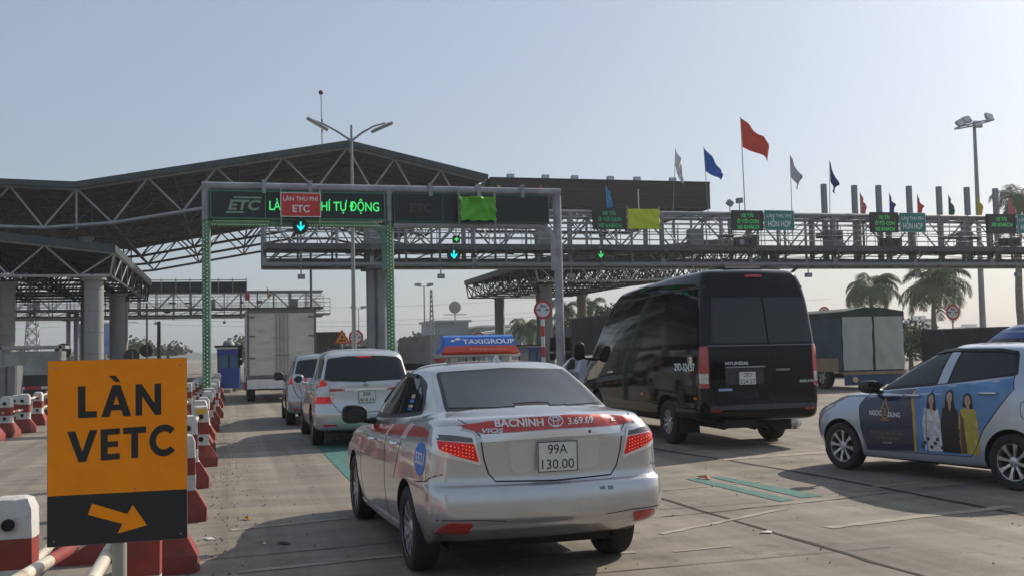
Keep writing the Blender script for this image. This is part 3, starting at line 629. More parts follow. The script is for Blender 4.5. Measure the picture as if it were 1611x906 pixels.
# ------------------------------------------------------------------ blue-silver hatchback with the advertising wrap
hpaint = paint('pale_blue_car_paint', (.43,.47,.55), .6, .24)
hatch = vehicle('hatchback_car', 8.6, 9.408, .209, 'pale blue hatchback with an advertisement of three women across its doors', 'car')
def hatch_loops(k=1.0):
    return [loop(-.45,(.66,.72,.66),2.95,.20), loop(-.56,(.75,.775,.71),3.07,[(-.6,.27),(0,.23),(2,.20),(3,.24)]), loop(-.60,(.79,.80,.77),3.14,[(-.6,.42),(0,.36),(2.4,.34),(3,.40)]), loop(-.61,(.79,.82,.785),3.15,.56),
  loop(-.60,(.785,.822,.775),3.10,[(-.6,.74),(1,.70),(3,.70)]), loop(-.585,(.775,.818,.745),3.02,[(-.6,.90),(1,.86),(3,.80)],bf=.2),
  loop(-.57,(.755,.81,.69),2.80,[(-.6,1.03),(1,.955),(2,.92),(3,.90)],bf=.22), loop(-.55,(.735,.785,.66),2.55,[(-.6,1.13),(0,1.10),(1,1.0),(2,.955),(2.8,.955)],bf=.25),
  loop(-.52,(.715,.765,.65),2.30,[(-.6,1.19),(0,1.15),(1,1.04),(2,.985),(2.5,1.0)],bf=.28,rf=(.25,.25)), loop(-.51,(.705,.75,.64),2.26,[(-.6,1.205),(0,1.165),(1,1.06),(2,1.005),(2.5,1.02)],bf=.28,rf=(.25,.25)),
  loop(-.44,(.64,.685,.58),1.72,[(-.5,1.33),(1,1.27),(2,1.24)],bf=.2,rf=(.2,.2)), loop(-.36,(.58,.625,.52),1.30,[(-.5,1.44),(1,1.44),(1.4,1.41)],bf=.15,rf=(.2,.2)),
  loop(-.30,(.54,.585,.48),1.18,[(-.4,1.475),(.6,1.485),(1.3,1.44)],bf=.12,rf=(.15,.2)), loop(-.15,(.42,.46,.38),1.05,1.51,bf=.1,rf=(.1,.2)), loop(.05,(.2,.2,.18),.85,1.53,br=.02,bf=.02,rr=(.05,.1),rf=(.05,.1))]
V_, F_ = shell(hatch_loops()); hb = bvh_of(V_, F_)
cut_body('body', V_, F_, [arch(0,.30,.335,.83), arch(2.425,.30,.335,.83)], hpaint, hatch)
wheels(hatch, [(0,.805),(2.425,.795),(0,-.805),(2.425,-.795)], .293, .175, .20, 8, .019, 'wide')
hs_ = lambda n, v, p, m=blackm, off=.004, sk=.01, c=.03: skin(n, hb, p, v, m, hatch, off, sk, c)
for s, vw in ((1,'left'),(-1,'right')):
    hs_('window_surround', vw, [rnd([(-.06,1.19),(-.02,1.43),(.10,1.452),(.9,1.452),(1.28,1.40),(1.62,1.24),(2.0,1.03),(1.9,.985),(1.0,1.065)], .04)], blackm, .003)
    hs_('side_window', vw, [rnd([(.98,1.09),(.90,1.425),(1.24,1.385),(1.55,1.24),(1.86,1.05),(1.86,1.02)], .025)], mat('window_glass', (.02,.026,.03), .06, spec=.6), .006)
    hs_('side_window', vw, [rnd([(.78,1.10),(.69,1.428),(.10,1.432),(.02,1.39),(-.04,1.215)], .025)], glassm, .006)
    hs_('door_pillar', vw, [[(.96,1.075),(.82,1.095),(.73,1.43),(.87,1.43)]], hpaint, .008)
    hs_('rain_visor', vw, [line([(.0,1.42),(.2,1.445),(.85,1.45),(1.22,1.41),(1.6,1.22)], .03)], blackm, .02)
    hs_('panel_gap', vw, [line([(.98,1.05),(1.06,.79),(1.08,.31)], .007), line([(-.02,1.19),(-.05,1.05),(.12,.86),(.33,.60),(.42,.42),(.5,.31),(2.02,.28),(2.06,.5),(2.10,.8),(1.99,.97)], .007), line([(2.05,.92),(2.5,.90),(2.85,.80)], .006)], darkm, .0035)
    for x, z in ((.25,1.0),(1.26,.95)):
        h = MB(); h.path([(x-.1,s*.818,z),(x-.08,s*.85,z+.002),(x+.08,s*.85,z-.004),(x+.1,s*.818,z-.008)], [.016]*4, 8); h.build('door_handle', mat('bright_trim', (.6,.61,.63), .2, .9), hatch, smooth=60)
    hs_('fuel_flap', vw, [line(rnd([(-.32,.74),(-.32,.94),(-.12,.94),(-.12,.74),(-.32,.74)], .09, 6), .006)], darkm, .002) if s > 0 else None
    hs_('taillight', vw, [rnd([(-.20,1.03),(-.45,1.06),(-.6,1.0),(-.6,.90),(-.42,.93)], .03)], tail_off, .012)
    hs_('headlight', vw, [rnd([(2.52,.80),(2.9,.74),(3.1,.66),(3.1,.58),(2.8,.66)], .03)], clear_l, .01)
    mirror_part(hatch, 1.83, s*.80, 1.04, s, blackm, (.2,.22,.15))
hs_('windscreen', 'front', [rnd([(-.60,1.04),(-.48,1.40),(.48,1.40),(.60,1.04)], .06)], glassm)
hs_('rear_window', 'rear', [rnd([(-.58,1.2),(-.50,1.42),(.50,1.42),(.58,1.2)], .05)], glassm)
hs_('bonnet_gap', 'left', [line([(2.06,.985),(2.4,.975),(2.75,.90)], .006)], darkm, .002)
# wrap: navy panel, gold stripe, sky panel, figures
navy = mat('wrap_navy', (.010,.014,.055), .3, 0, .2, 3, coat=.6); skyb = mat('wrap_sky_blue', (.08,.22,.46), .3, 0, .35, 2.2, coat=.6, dirt=.6, dirtcol=(.25,.33,.45), dscale=2)
hs_('navy_wrap_panel', 'left', [[(1.985,.965),(1.30,1.02),(1.26,1.02),(1.26,.31),(2.00,.285),(2.06,.5),(2.09,.8)]], navy, .0012)
hs_('sky_wrap_panel', 'left', [[(1.25,1.03),(.9,1.065),(.3,1.12),(-.02,1.175),(-.04,1.06),(.12,.86),(.33,.60),(.42,.44),(.5,.315),(1.25,.31)]], skyb, .0012)
hs_('gold_stripe', 'left', [[(1.285,1.0),(1.245,.60),(1.275,.31),(1.235,.31),(1.205,.60),(1.25,1.0)]], mat('gold_print', (.55,.30,.06), .35, .2), .0022)
P = lambda pts: [(a, b) for a, b in pts]
skinc, hairc = mat('print_skin', (.46,.30,.23), .4), mat('print_hair', (.018,.013,.012), .4)
def figure(x, top, h, dress, lng):
    """a printed figure: hair, dress, face, each a flat shape of the print"""
    q = h; d = MB()
    patch(hb, [rnd([(x+.035,top-.20*q),(x+.10,top-.235*q),(x+.135,top-.45*q),(x+.125,.335),(x-.115,.335),(x-.12,top-.45*q),(x-.09,top-.235*q),(x-.03,top-.20*q),(x,top-.27*q)], .02)], 'left', .0022, 0, .03, d)
    f = d.build('printed_dress', dress, hatch, smooth=40, fix=False)
    a = MB(); patch(hb, [rnd([(x+.05,top-.02),(x,top+.012),(x-.05,top-.02),(x-.06,top-.12),(x-.07,top-.12-lng),(x-.03,top-.13-lng),(x-.03,top-.14),(x+.03,top-.14),(x+.03,top-.12-lng*.9),(x+.07,top-.11-lng*.9),(x+.06,top-.1)], .02)], 'left', .0032, 0, .02, a)
    a.build('printed_hair', hairc, f, smooth=40, fix=False)
    b = MB(); patch(hb, [ell(x+.002, top-.078, .037, .058, 16), [(x+.02,top-.12),(x-.018,top-.12),(x-.02,top-.17),(x,top-.235),(x+.02,top-.17)]], 'left', .0042, 0, .02, b)
    b.build('printed_face', skinc, f, smooth=40, fix=False)
    c = MB(); patch(hb, [ell(x+.013,top-.068,.006,.0032,8), ell(x-.012,top-.068,.006,.0032,8), ell(x,top-.103,.008,.003,8), rect(x-.001,top-.092,x+.003,top-.076)], 'left', .005, 0, 0, c)
    c.build('printed_features', hairc, f, fix=False)
figure(.985, .985, .75, mat('print_white', (.55,.54,.56), .4, 0, .25, 20), .07); figure(.50, .99, .75, mat('print_mustard', (.42,.34,.06), .4, 0, .2, 12), .04); figure(.735, 1.02, .85, mat('print_black', (.015,.014,.016), .35, 0, .3, 9), .16)
hs_('printed_sleeve', 'left', [rnd([(.60,.80),(.615,.34),(.54,.34),(.56,.70)], .01)], mat('print_brown', (.12,.05,.045), .4), .0030)
hs_('printed_flowers', 'left', [ell(1.14-.045*i+.01*(i%2), .38+.045*(i%3), .022, .022, 10) for i in range(7)], mat('print_dark_flowers', (.02,.02,.04), .4), .0036)
wt = lambda body, x0, z, x1, h, m, n, o=.01: patch(hb, None, 'left', .003, 0, .04, tris=[ctext(body, x0, z, x1, h, o)]).build(n, m, hatch, fix=False)
wt('NGOC', 1.92, .70, 1.73, .055, white_t, 'wrap_lettering', .02); wt('DUNG', 1.62, .69, 1.44, .055, white_t, 'wrap_lettering', .02)
gold = mat('gold_print', (.55,.30,.06), .35, .2)
wt('Hệ thống Thẩm Mỹ Viện', 1.91, .485, 1.42, .034, mat('dull_gold_print', (.28,.16,.06), .4), 'wrap_small_lettering', .0); wt('hàng đầu Việt Nam', 1.86, .425, 1.48, .032, mat('dull_gold_print', (.28,.16,.06)), 'wrap_small_lettering', .0); wt('Since 1994', 1.73, .375, 1.60, .02, white_t, 'wrap_small_lettering', .0)
fl = [(1.675,.90),(1.70,.84),(1.735,.77),(1.72,.69),(1.675,.665),(1.63,.69),(1.615,.77),(1.655,.84)]
hs_('flame_emblem', 'left', [line(fl[:]+[fl[0]], .012), line([(1.70,.79),(1.66,.76),(1.69,.72),(1.665,.70)], .012), line([(1.74,.655),(1.675,.645),(1.61,.655)], .008)], gold, .003)
m_ = MB(); m_.box((-.4,-.6,.17),(2.9,.6,.24)); m_.build('underbody', darkm, hatch)
# ------------------------------------------------------------------ silver people carriers ahead in the lane
silverw = paint('silver_white_paint', (.56,.57,.57), .6, .28)
silverd = paint('champagne_silver_paint', (.42,.43,.44), .7, .28)
def mpv_loops(top=1.66):
    k = top/1.66
    return [loop(-.80,(.72,.78,.72),3.4,.28), loop(-.92,(.82,.84,.78),3.55,.32), loop(-.97,(.845,.86,.82),3.62,.46), loop(-.98,(.85,.868,.83),3.63,.58), loop(-.955,(.845,.868,.82),3.58,.66), loop(-.935,(.84,.866,.81),3.52,.76*k), loop(-.93,(.825,.86,.78),3.35,[(-1,.98*k),(3.4,.86)]),
  loop(-.93,(.79,.83,.72),3.0,[(-1,1.07*k),(1,1.02*k),(3,.98)]), loop(-.92,(.77,.80,.69),2.6,[(-1,1.105*k),(1,1.06*k),(2.6,1.03)]), loop(-.91,(.76,.79,.68),2.55,[(-1,1.12*k),(1,1.075*k),(2.6,1.05)]),
  loop(-.84,(.70,.735,.62),2.0,1.32*k,bf=.15), loop(-.74,(.655,.69,.57),1.55,1.51*k,bf=.12), loop(-.66,(.61,.65,.54),1.4,[(-.7,1.575*k),(1,1.58*k),(1.4,1.55*k)],br=.08), loop(-.5,(.48,.5,.42),1.25,[(-.7,1.62*k),(1,1.63*k),(1.4,1.60*k)],br=.05), loop(-.3,(.2,.2,.2),1.0,1.655*k,br=.02,rr=(.05,.1),rf=(.05,.1))]
def mpv(x, y, yaw, label, body, kind, top=1.66, pl=None):
    t = vehicle('people_carrier', x, y, yaw, label, 'car', None)
    V_, F_ = shell(mpv_loops(top)); b_ = bvh_of(V_, F_); k = top/1.66
    cut_body('body', V_, F_, [arch(0,.34,.375,.86), arch(2.75,.34,.375,.86)], body, t)
    wheels(t, [(0,.85),(2.75,.84),(0,-.85),(2.75,-.84)], .325, .195, .20, 5, .03, 'wide')
    q = lambda n, v, p, m=blackm, off=.004, sk=.012: skin(n, b_, p, v, m, t, off, sk, .05)
    q('rear_window', 'rear', [rnd([(.70,1.12*k),(.62,1.49*k),(.3,1.525*k),(-.3,1.525*k),(-.62,1.49*k),(-.70,1.12*k),(0,1.10*k)], .05)], glassm, .006)
    for s, vw in ((1,'left'),(-1,'right')):
        q('side_window', vw, [rnd([(-.68,1.16*k),(-.58,1.47*k),(-.1,1.50*k),(-.05,1.13*k)], .04)], glassm); q('side_window', vw, [rnd([(.02,1.13*k),(0,1.50*k),(.85,1.50*k),(.92,1.11*k)], .04)], glassm)
        q('side_window', vw, [rnd([(1.0,1.11*k),(.95,1.49*k),(1.35,1.46*k),(2.1,1.12*k)], .04)], glassm)
        q('panel_gap', vw, [line([(-.02,1.1*k),(.0,.8),(.35,.55),(.45,.33)], .008), line([(.96,1.08*k),(.98,.7),(.96,.33)], .008), line([(2.15,1.05*k),(2.25,.7),(2.2,.33)], .008), line([(.45,.33),(2.2,.33)], .008)], darkm, .001)
        mirror_part(t, 1.95, s*.84, 1.10*k, s, silver_t if kind == 'a' else blackm, (.17,.22,.2), .2)
        for hx in (.12,1.15): h = MB(); h.path([(hx-.1,s*.862,.92),(hx-.08,s*.89,.92),(hx+.08,s*.89,.92),(hx+.1,s*.862,.92)], .014, 6); h.build('door_handle', chrome, t)
        mr = (lambda p: p) if s > 0 else mirror
        if kind == 'a':
            b = MB(); patch(b_, [mr(rnd([(.70,1.145),(.62,1.02),(.56,.735),(.86,.735),(.86,1.10)], .02))], 'rear', .012, .02, .04, b); patch(b_, [rnd([(-1.0,1.12),(-.80,1.13),(-.72,.80),(-1.0,.74)], .02)], vw, .012, .02, .04, b)
            h = b.build('taillight', clear_l, t, smooth=50, fix=False)
            b = MB(); patch(b_, [mr(rnd([(.70,1.14),(.635,1.05),(.86,1.0),(.86,1.10)], .015))], 'rear', .018, .006, .04, b)
            b.build('upper_red_lens', tail_on, h, smooth=50, fix=False); b = MB(); patch(b_, [mr(rnd([(.60,.86),(.57,.745),(.85,.745),(.85,.86)], .015))], 'rear', .018, .006, .04, b); b.build('lower_red_lens', tail_on, h, smooth=50, fix=False)
            q('red_reflector', 'rear', [mr(rnd([(.62,.99),(.40,.985),(.35,.955),(.62,.94)], .008))], tail_off, .01)
        else:
            b = MB(); patch(b_, [mr(rnd([(.45,1.04),(.80,1.06),(.84,1.0),(.84,.92),(.70,.93),(.44,.985)], .02))], 'rear', .012, .02, .04, b); patch(b_, [rnd([(-1.0,1.06),(-.72,1.06),(-.76,.96),(-1.0,.94)], .02)], vw, .012, .02, .04, b)
            h = b.build('taillight', tail_on, t, smooth=50, fix=False)
            q('bumper_crease', 'rear', [mr(line([(.74,.90),(.66,.70),(.50,.56)], .02))], mat('grey_edge', (.16,.16,.17)), .006)
        q('bumper_reflector', 'rear', [mr(rnd([(.72,.40),(.50,.40),(.50,.375),(.72,.37)], .008))], tail_off, .01)
    q('boot_gap', 'rear', [line([(.62,1.0),(.56,.74),(.45,.60),(0,.59),(-.45,.60),(-.56,.74),(-.62,1.0)], .012)], darkm, .001)
    q('chrome_bar', 'rear', [rnd(rect(-.33,.955,.36,.99), .012)], chrome, .014)
    q('brake_light', 'rear', [rnd(rect(-.10,1.495*k,.14,1.52*k), .01)], tail_on, .014)
    w_ = MB(); w_.path([(-.955,.02,1.09*k),(-.955,.05,1.13*k),(-.945,.35,1.145*k)], .012, 6); w_.build('rear_wiper', blackm, t)
    q('windscreen', 'front', [rnd([(-.62,1.1*k),(-.5,1.45*k),(.5,1.45*k),(.62,1.1*k)], .06)], glassm)
    m_ = MB(); m_.box((-.7,-.6,.22),(3.3,.6,.34)); m_.build('underbody', darkm, t)
    if kind == 'a': oval_badge(b_, t, .02, 1.045, .9)
    plate(t, 0, .845, -.965, pl or [('30A', .13), ('414.15', .24)])
    return t
mpv(2.212, 18.649, .002, 'silver white people carrier with a rear wiper, directly ahead of the silver taxi', silverw, 'a')
mpv(2.07, 24.35, -.01, 'champagne silver people carrier just behind the white box lorry', silverd, 'b', 1.60, [('30E', .13), ('228.16', .24)])
# ------------------------------------------------------------------ toll plaza structures
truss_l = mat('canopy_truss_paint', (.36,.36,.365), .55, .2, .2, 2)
def polyz(prof, x): return float(np.interp(x, [p[0] for p in prof], [p[1] for p in prof]))
def truss(mb, nodes_top, nodes_bot, rc=.09, rw=.055, n=6):
    """warren truss: chord tubes along both node lists, webs between them"""
    for L in (nodes_top, nodes_bot):
        for a, b in zip(L, L[1:]): mb.tube(a, b, rc, n)
    m = min(len(nodes_top)-1, len(nodes_bot))
    for i in range(m):
        mb.tube(nodes_top[i], nodes_bot[i], rw, n); mb.tube(nodes_bot[i], nodes_top[i+1], rw, n)
C1 = empty('main_canopy', (6.6, 76, 0), 0, 'high pitched canopy roof on steel trusses, spanning the lanes behind the green-lit portal', 'canopy')
prof = [(-40,11.5),(-7.92,10.72),(6.6,13.39),(14.75,11.6)]
mb = MB(); mbs = []
for y0, y1, dz, th in ((59.6,93,.16,.10),):
    for (xa, za), (xb, zb) in zip(prof, prof[1:]):
        nc = int((y1-y0)/.8)
        mb.add([(xa,y0,za+dz),(xb,y0,zb+dz),(xb,y1,zb+dz),(xa,y1,za+dz),(xa,y0,za+dz+th),(xb,y0,zb+dz+th),(xb,y1,zb+dz+th),(xa,y1,za+dz+th)], [(0,1,2,3),(7,6,5,4),(0,4,5,1),(3,2,6,7),(0,3,7,4),(1,5,6,2)])
mb.build('roof_deck', deckm, C1, True)
for y in (59.45, 93.0):
    mb = MB()
    for (xa, za), (xb, zb) in zip(prof, prof[1:]):
        mb.add([(xa,y,za-.02),(xb,y,zb-.02),(xb,y,zb+.30),(xa,y,za+.30),(xa,y+.12,za-.02),(xb,y+.12,zb-.02),(xb,y+.12,zb+.30),(xa,y+.12,za+.30)], [(0,1,2,3),(7,6,5,4),(0,4,5,1),(3,2,6,7),(0,3,7,4),(1,5,6,2)])
    mb.build('fascia', fasciam, C1, True)
xs = [-40+3.6*i for i in range(9)]+[-7.92]; xs += [-7.92+3.63*i for i in range(1,5)] + [6.6+2.72*i for i in range(1,4)]
for y in (60.1, 66.5, 73, 79.5, 86, 92.5):
    mb = MB(); tops = [(x, y, polyz(prof, x)) for x in xs]; xb = [(a+b)/2 for a, b in zip(xs, xs[1:])]
    bots = [(x, y, polyz(prof, x)-2.15) for x in xb]
    truss(mb, tops, bots, .10, .06); mb.tube((-7.92,y,10.72), (-7.92,y,8.55), .06, 6); mb.build('roof_truss', truss_l if y < 61 else trussm, C1, True)  # front truss keeps its own grey, inner ones a shade-darkened copy
mb = MB()
for j in range(19):
    y = 60.9+1.72*j
    for (xa, za), (xb, zb) in zip(prof, prof[1:]): mb.tube((xa,y,za+.06), (xb,y,zb+.06), .055, 4)
tag(mb.build('cross_purlin', trussm, C1, True), kind='stuff')
mb = MB()
for k in range(31):
    x = -39+1.8*k
    if x < 14.6: mb.tube((x,59.8,polyz(prof,x)+.07), (x,93,polyz(prof,x)+.07), .06, 4)
tag(mb.build('purlin', trussd, C1, True), kind='stuff')
mb = MB()
for i in range(0, len(xs)-1):
    x = (xs[i]+xs[i+1])/2; z = polyz(prof, x)-2.15; mb.tube((x,60.1,z), (x,92.5,z), .06, 5)
    for y in (60.1,66.5,73,79.5,86): mb.tube((x,y,z), (xs[i+1],y+6.4,polyz(prof,xs[i+1])), .045, 4)
tag(mb.build('longitudinal_bracing', trussd, C1, True), kind='stuff')
def column(par, x, y, r, z1, m=concm, nb=0):
    mb = MB(); pr = [(r,0)]; z = 0
    while z < z1-.9: z += .9; pr += [(r,z-.02),(r-.018,z-.01),(r,z)]
    pr.append((r,z1)); mb.lathe(pr, (x,y,0), 2, 28)
    mb.lathe([(r+.002,z1-.02),(r+.12,z1),(r+.12,z1+.12),(0,z1+.12)], (x,y,0), 2, 28)
    return mb.build('column', m, par, True, smooth=40)
for x, y in ((-7.9,64),(-7.9,86)): column(C1, x, y, .3, 8.4)
column(C1, 8.1, 62, .3, 11.1)
# flat canopy with brown cladding
C2 = empty('flat_canopy', (21.8, 66, 0), 0, 'long flat canopy edge clad in dark brown sheet, right of the pitched roof', 'canopy')
brown = mat('brown_ribbed_cladding', (.050,.040,.036), .7, .1, .3, 1.2, bump=.3, bscale=3, stretch=(.2,1,5), dirt=.5, dirtcol=(.075,.06,.055), dscale=.8)
mb = MB()
for k in range(12):
    z = 10.05+.133*k; mb.box((14.85,59.5-.015*(k%2),z), (28.9,59.62,z+.125))
mb.box((28.9,59.5,10.05),(28.98,74,11.65)); mb.build('cladding', brown, C2, True)
mb = MB(); mb.box((14.85,59.62,11.58),(28.9,74,11.70)); mb.build('roof_deck', deckm, C2, True)
mb = MB(); mb.box((14.85,59.45,11.655),(29.0,59.62,11.75)); mb.build('coping', mat('dark_coping', (.02,.02,.021), .5), C2, True)
for y in (60,65,70,74):
    mb = MB(); t_ = [(14.9+2*i,y,10.9) for i in range(8)]; b_ = [(15.9+2*i,y,9.75) for i in range(7)]; truss(mb, t_, b_, .07, .045); mb.build('roof_truss', trussm, C2, True)
column(C2, 20.9, 70, .3, 9.6)
def floodlight(x, y, z, yaw, label, group=None):
    t = empty('floodlight', (x,y,z), yaw, label, 'floodlight', group)
    b = MB(); b.rbox((-.22,-.10,.12),(.22,.08,.38),.03,1); b.build('lamp_housing', mat('lamp_grey', (.25,.26,.27), .4, .4), t)
    b = MB(); b.box((-.18,-.112,.15),(.18,-.102,.35)); b.build('lamp_glass', clear_l, t)
    b = MB(); b.tube((0,0,0),(0,0,.14),.025,6); b.box((-.24,-.02,.1),(.24,.02,.13)); b.build('bracket', steel, t)
    return t
for i, u in enumerate((803,858,904,960,1002,1058)):
    p = at(u, 284, 1, 60.2); floodlight(p.x, 60.2, 11.70, 0, 'floodlight on the brown-clad canopy edge, %s from the left' % ('first','second','third','fourth','fifth','sixth')[i], 'floodlights along the flat canopy')
# low space-frame canopies
def low_canopy(label, x0, x1, y0, y1, ztop, zbot, cols, seed):
    """ztop, zbot: functions of x"""
    rr = random.Random(seed); t = empty('low_canopy', ((x0+x1)/2, (y0+y1)/2, 0), 0, label, 'canopy')
    nx = max(2, int(round((x1-x0)/2.6))); ny = max(2, int(round((y1-y0)/2.8)))
    X = [x0+(x1-x0)*i/nx for i in range(nx+1)]; Y = [y0+(y1-y0)*j/ny for j in range(ny+1)]
    d = MB()
    for a, b in zip(X, X[1:]): d.add([(a,y0-.25,ztop(a)+.1),(b,y0-.25,ztop(b)+.1),(b,y1+.25,ztop(b)+.1),(a,y1+.25,ztop(a)+.1),(a,y0-.25,ztop(a)+.2),(b,y0-.25,ztop(b)+.2),(b,y1+.25,ztop(b)+.2),(a,y1+.25,ztop(a)+.2)], [(0,1,2,3),(7,6,5,4),(0,4,5,1),(3,2,6,7),(0,3,7,4),(1,5,6,2)])
    d.build('roof_deck', deckm, t, True)
    for y in (y0-.34, y1+.26):
        f = MB()
        for a, b in zip(X, X[1:]): f.add([(a,y,ztop(a)-.0),(b,y,ztop(b)-.0),(b,y,ztop(b)+.32),(a,y,ztop(a)+.32),(a,y+.08,ztop(a)),(b,y+.08,ztop(b)),(b,y+.08,ztop(b)+.32),(a,y+.08,ztop(a)+.32)], [(0,1,2,3),(7,6,5,4),(0,4,5,1),(3,2,6,7),(0,3,7,4),(1,5,6,2)])
        f.build('fascia', fasciam, t, True)
    f = MB(); f.box((x0-.08,y0-.3,ztop(x0)),(x0-.003,y1+.3,ztop(x0)+.32)); f.build('fascia', fasciam, t, True); f = MB(); f.box((x1+.003,y0-.3,ztop(x1)),(x1+.08,y1+.3,ztop(x1)+.32)); f.build('fascia', fasciam, t, True)
    for j, y in enumerate(Y):
        m_ = MB(); tp = [(x,y,ztop(x)) for x in X]; bx = [(a+b)/2 for a, b in zip(X, X[1:])]; bt = [(x,y,zbot(x)) for x in [x0+.15]+bx+[x1-.15]]
        for L in (tp, bt):
            for a, b in zip(L, L[1:]): m_.tube(a, b, .06, 5)
        for i in range(len(bx)): m_.tube(tp[i], bt[i+1], .04, 5); m_.tube(bt[i+1], tp[i+1], .04, 5)
        m_.tube(tp[0], bt[0], .045, 5); m_.tube(tp[-1], bt[-1], .045, 5)
        m_.build('cross_truss', truss_l if j == 0 else trussd, t, True)  # trusses behind the first carry backlit shade in their colour
    m_ = MB()
    for i, (a, b) in enumerate(zip(X, X[1:])):
        x = (a+b)/2; yb = [y0+.1]+[(p+q)/2 for p, q in zip(Y, Y[1:])]+[y1-.1]
        for p, q in zip(yb, yb[1:]): m_.tube((x,p,zbot(x)), (x,q,zbot(x)), .05, 4)
        for j in range(ny):
            ym = (Y[j]+Y[j+1])/2
            for xx, yy in ((a,Y[j]),(b,Y[j]),(a,Y[j+1]),(b,Y[j+1])): m_.tube((x,ym,zbot(x)), (xx,yy,ztop(xx)), .035, 4)
            if j: m_.tube((x,ym,zbot(x)), (x+(b-a)*rr.choice((-1,1))*.5, ym-2.8*.5, ztop(x)-.1), .03, 4)
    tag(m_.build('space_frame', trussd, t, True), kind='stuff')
    for xe in (x0, x1):
        m_ = MB(); xi = xe+(.15 if xe == x0 else -.15)
        for j in range(ny):
            m_.tube((xe,Y[j],ztop(xe)), (xi,(Y[j]+Y[j+1])/2,zbot(xe)), .045, 5); m_.tube((xi,(Y[j]+Y[j+1])/2,zbot(xe)), (xe,Y[j+1],ztop(xe)), .045, 5)
            m_.tube((xe,Y[j],ztop(xe)), (xe,Y[j+1],ztop(xe)), .06, 5); m_.tube((xi,Y[j],zbot(xe)), (xi,Y[j+1],zbot(xe)), .06, 5)
        m_.build('edge_truss', trussm, t, True)
    for x, y, r in cols: column(t, x, y, r, zbot(x)-.12)
    return t
low_canopy('low space-frame canopy on round concrete columns above the orange lane sign', -34, -4.6, 46, 66, lambda x: 5.92+.115*(-4.6-x) if x > -17 else 7.3, lambda x: 5.0, [(-5.5,47,.39),(-5.75,59,.39),(-9.4,50,.33),(-14,60,.36),(-22,50,.36),(-30,60,.36)], 1)
low_canopy('low space-frame canopy with a web of thin bars, behind the round width-limit sign', 17.2, 31.5, 58.5, 77, lambda x: 6.55+.10*(x-17.2), lambda x: 5.55 if x < 25 else (5.55+.16*(x-25) if x < 31 else 6.5), [(18.9,62,.37),(19.5,76,.37),(26.0,76,.37),(27,62,.37)], 2)
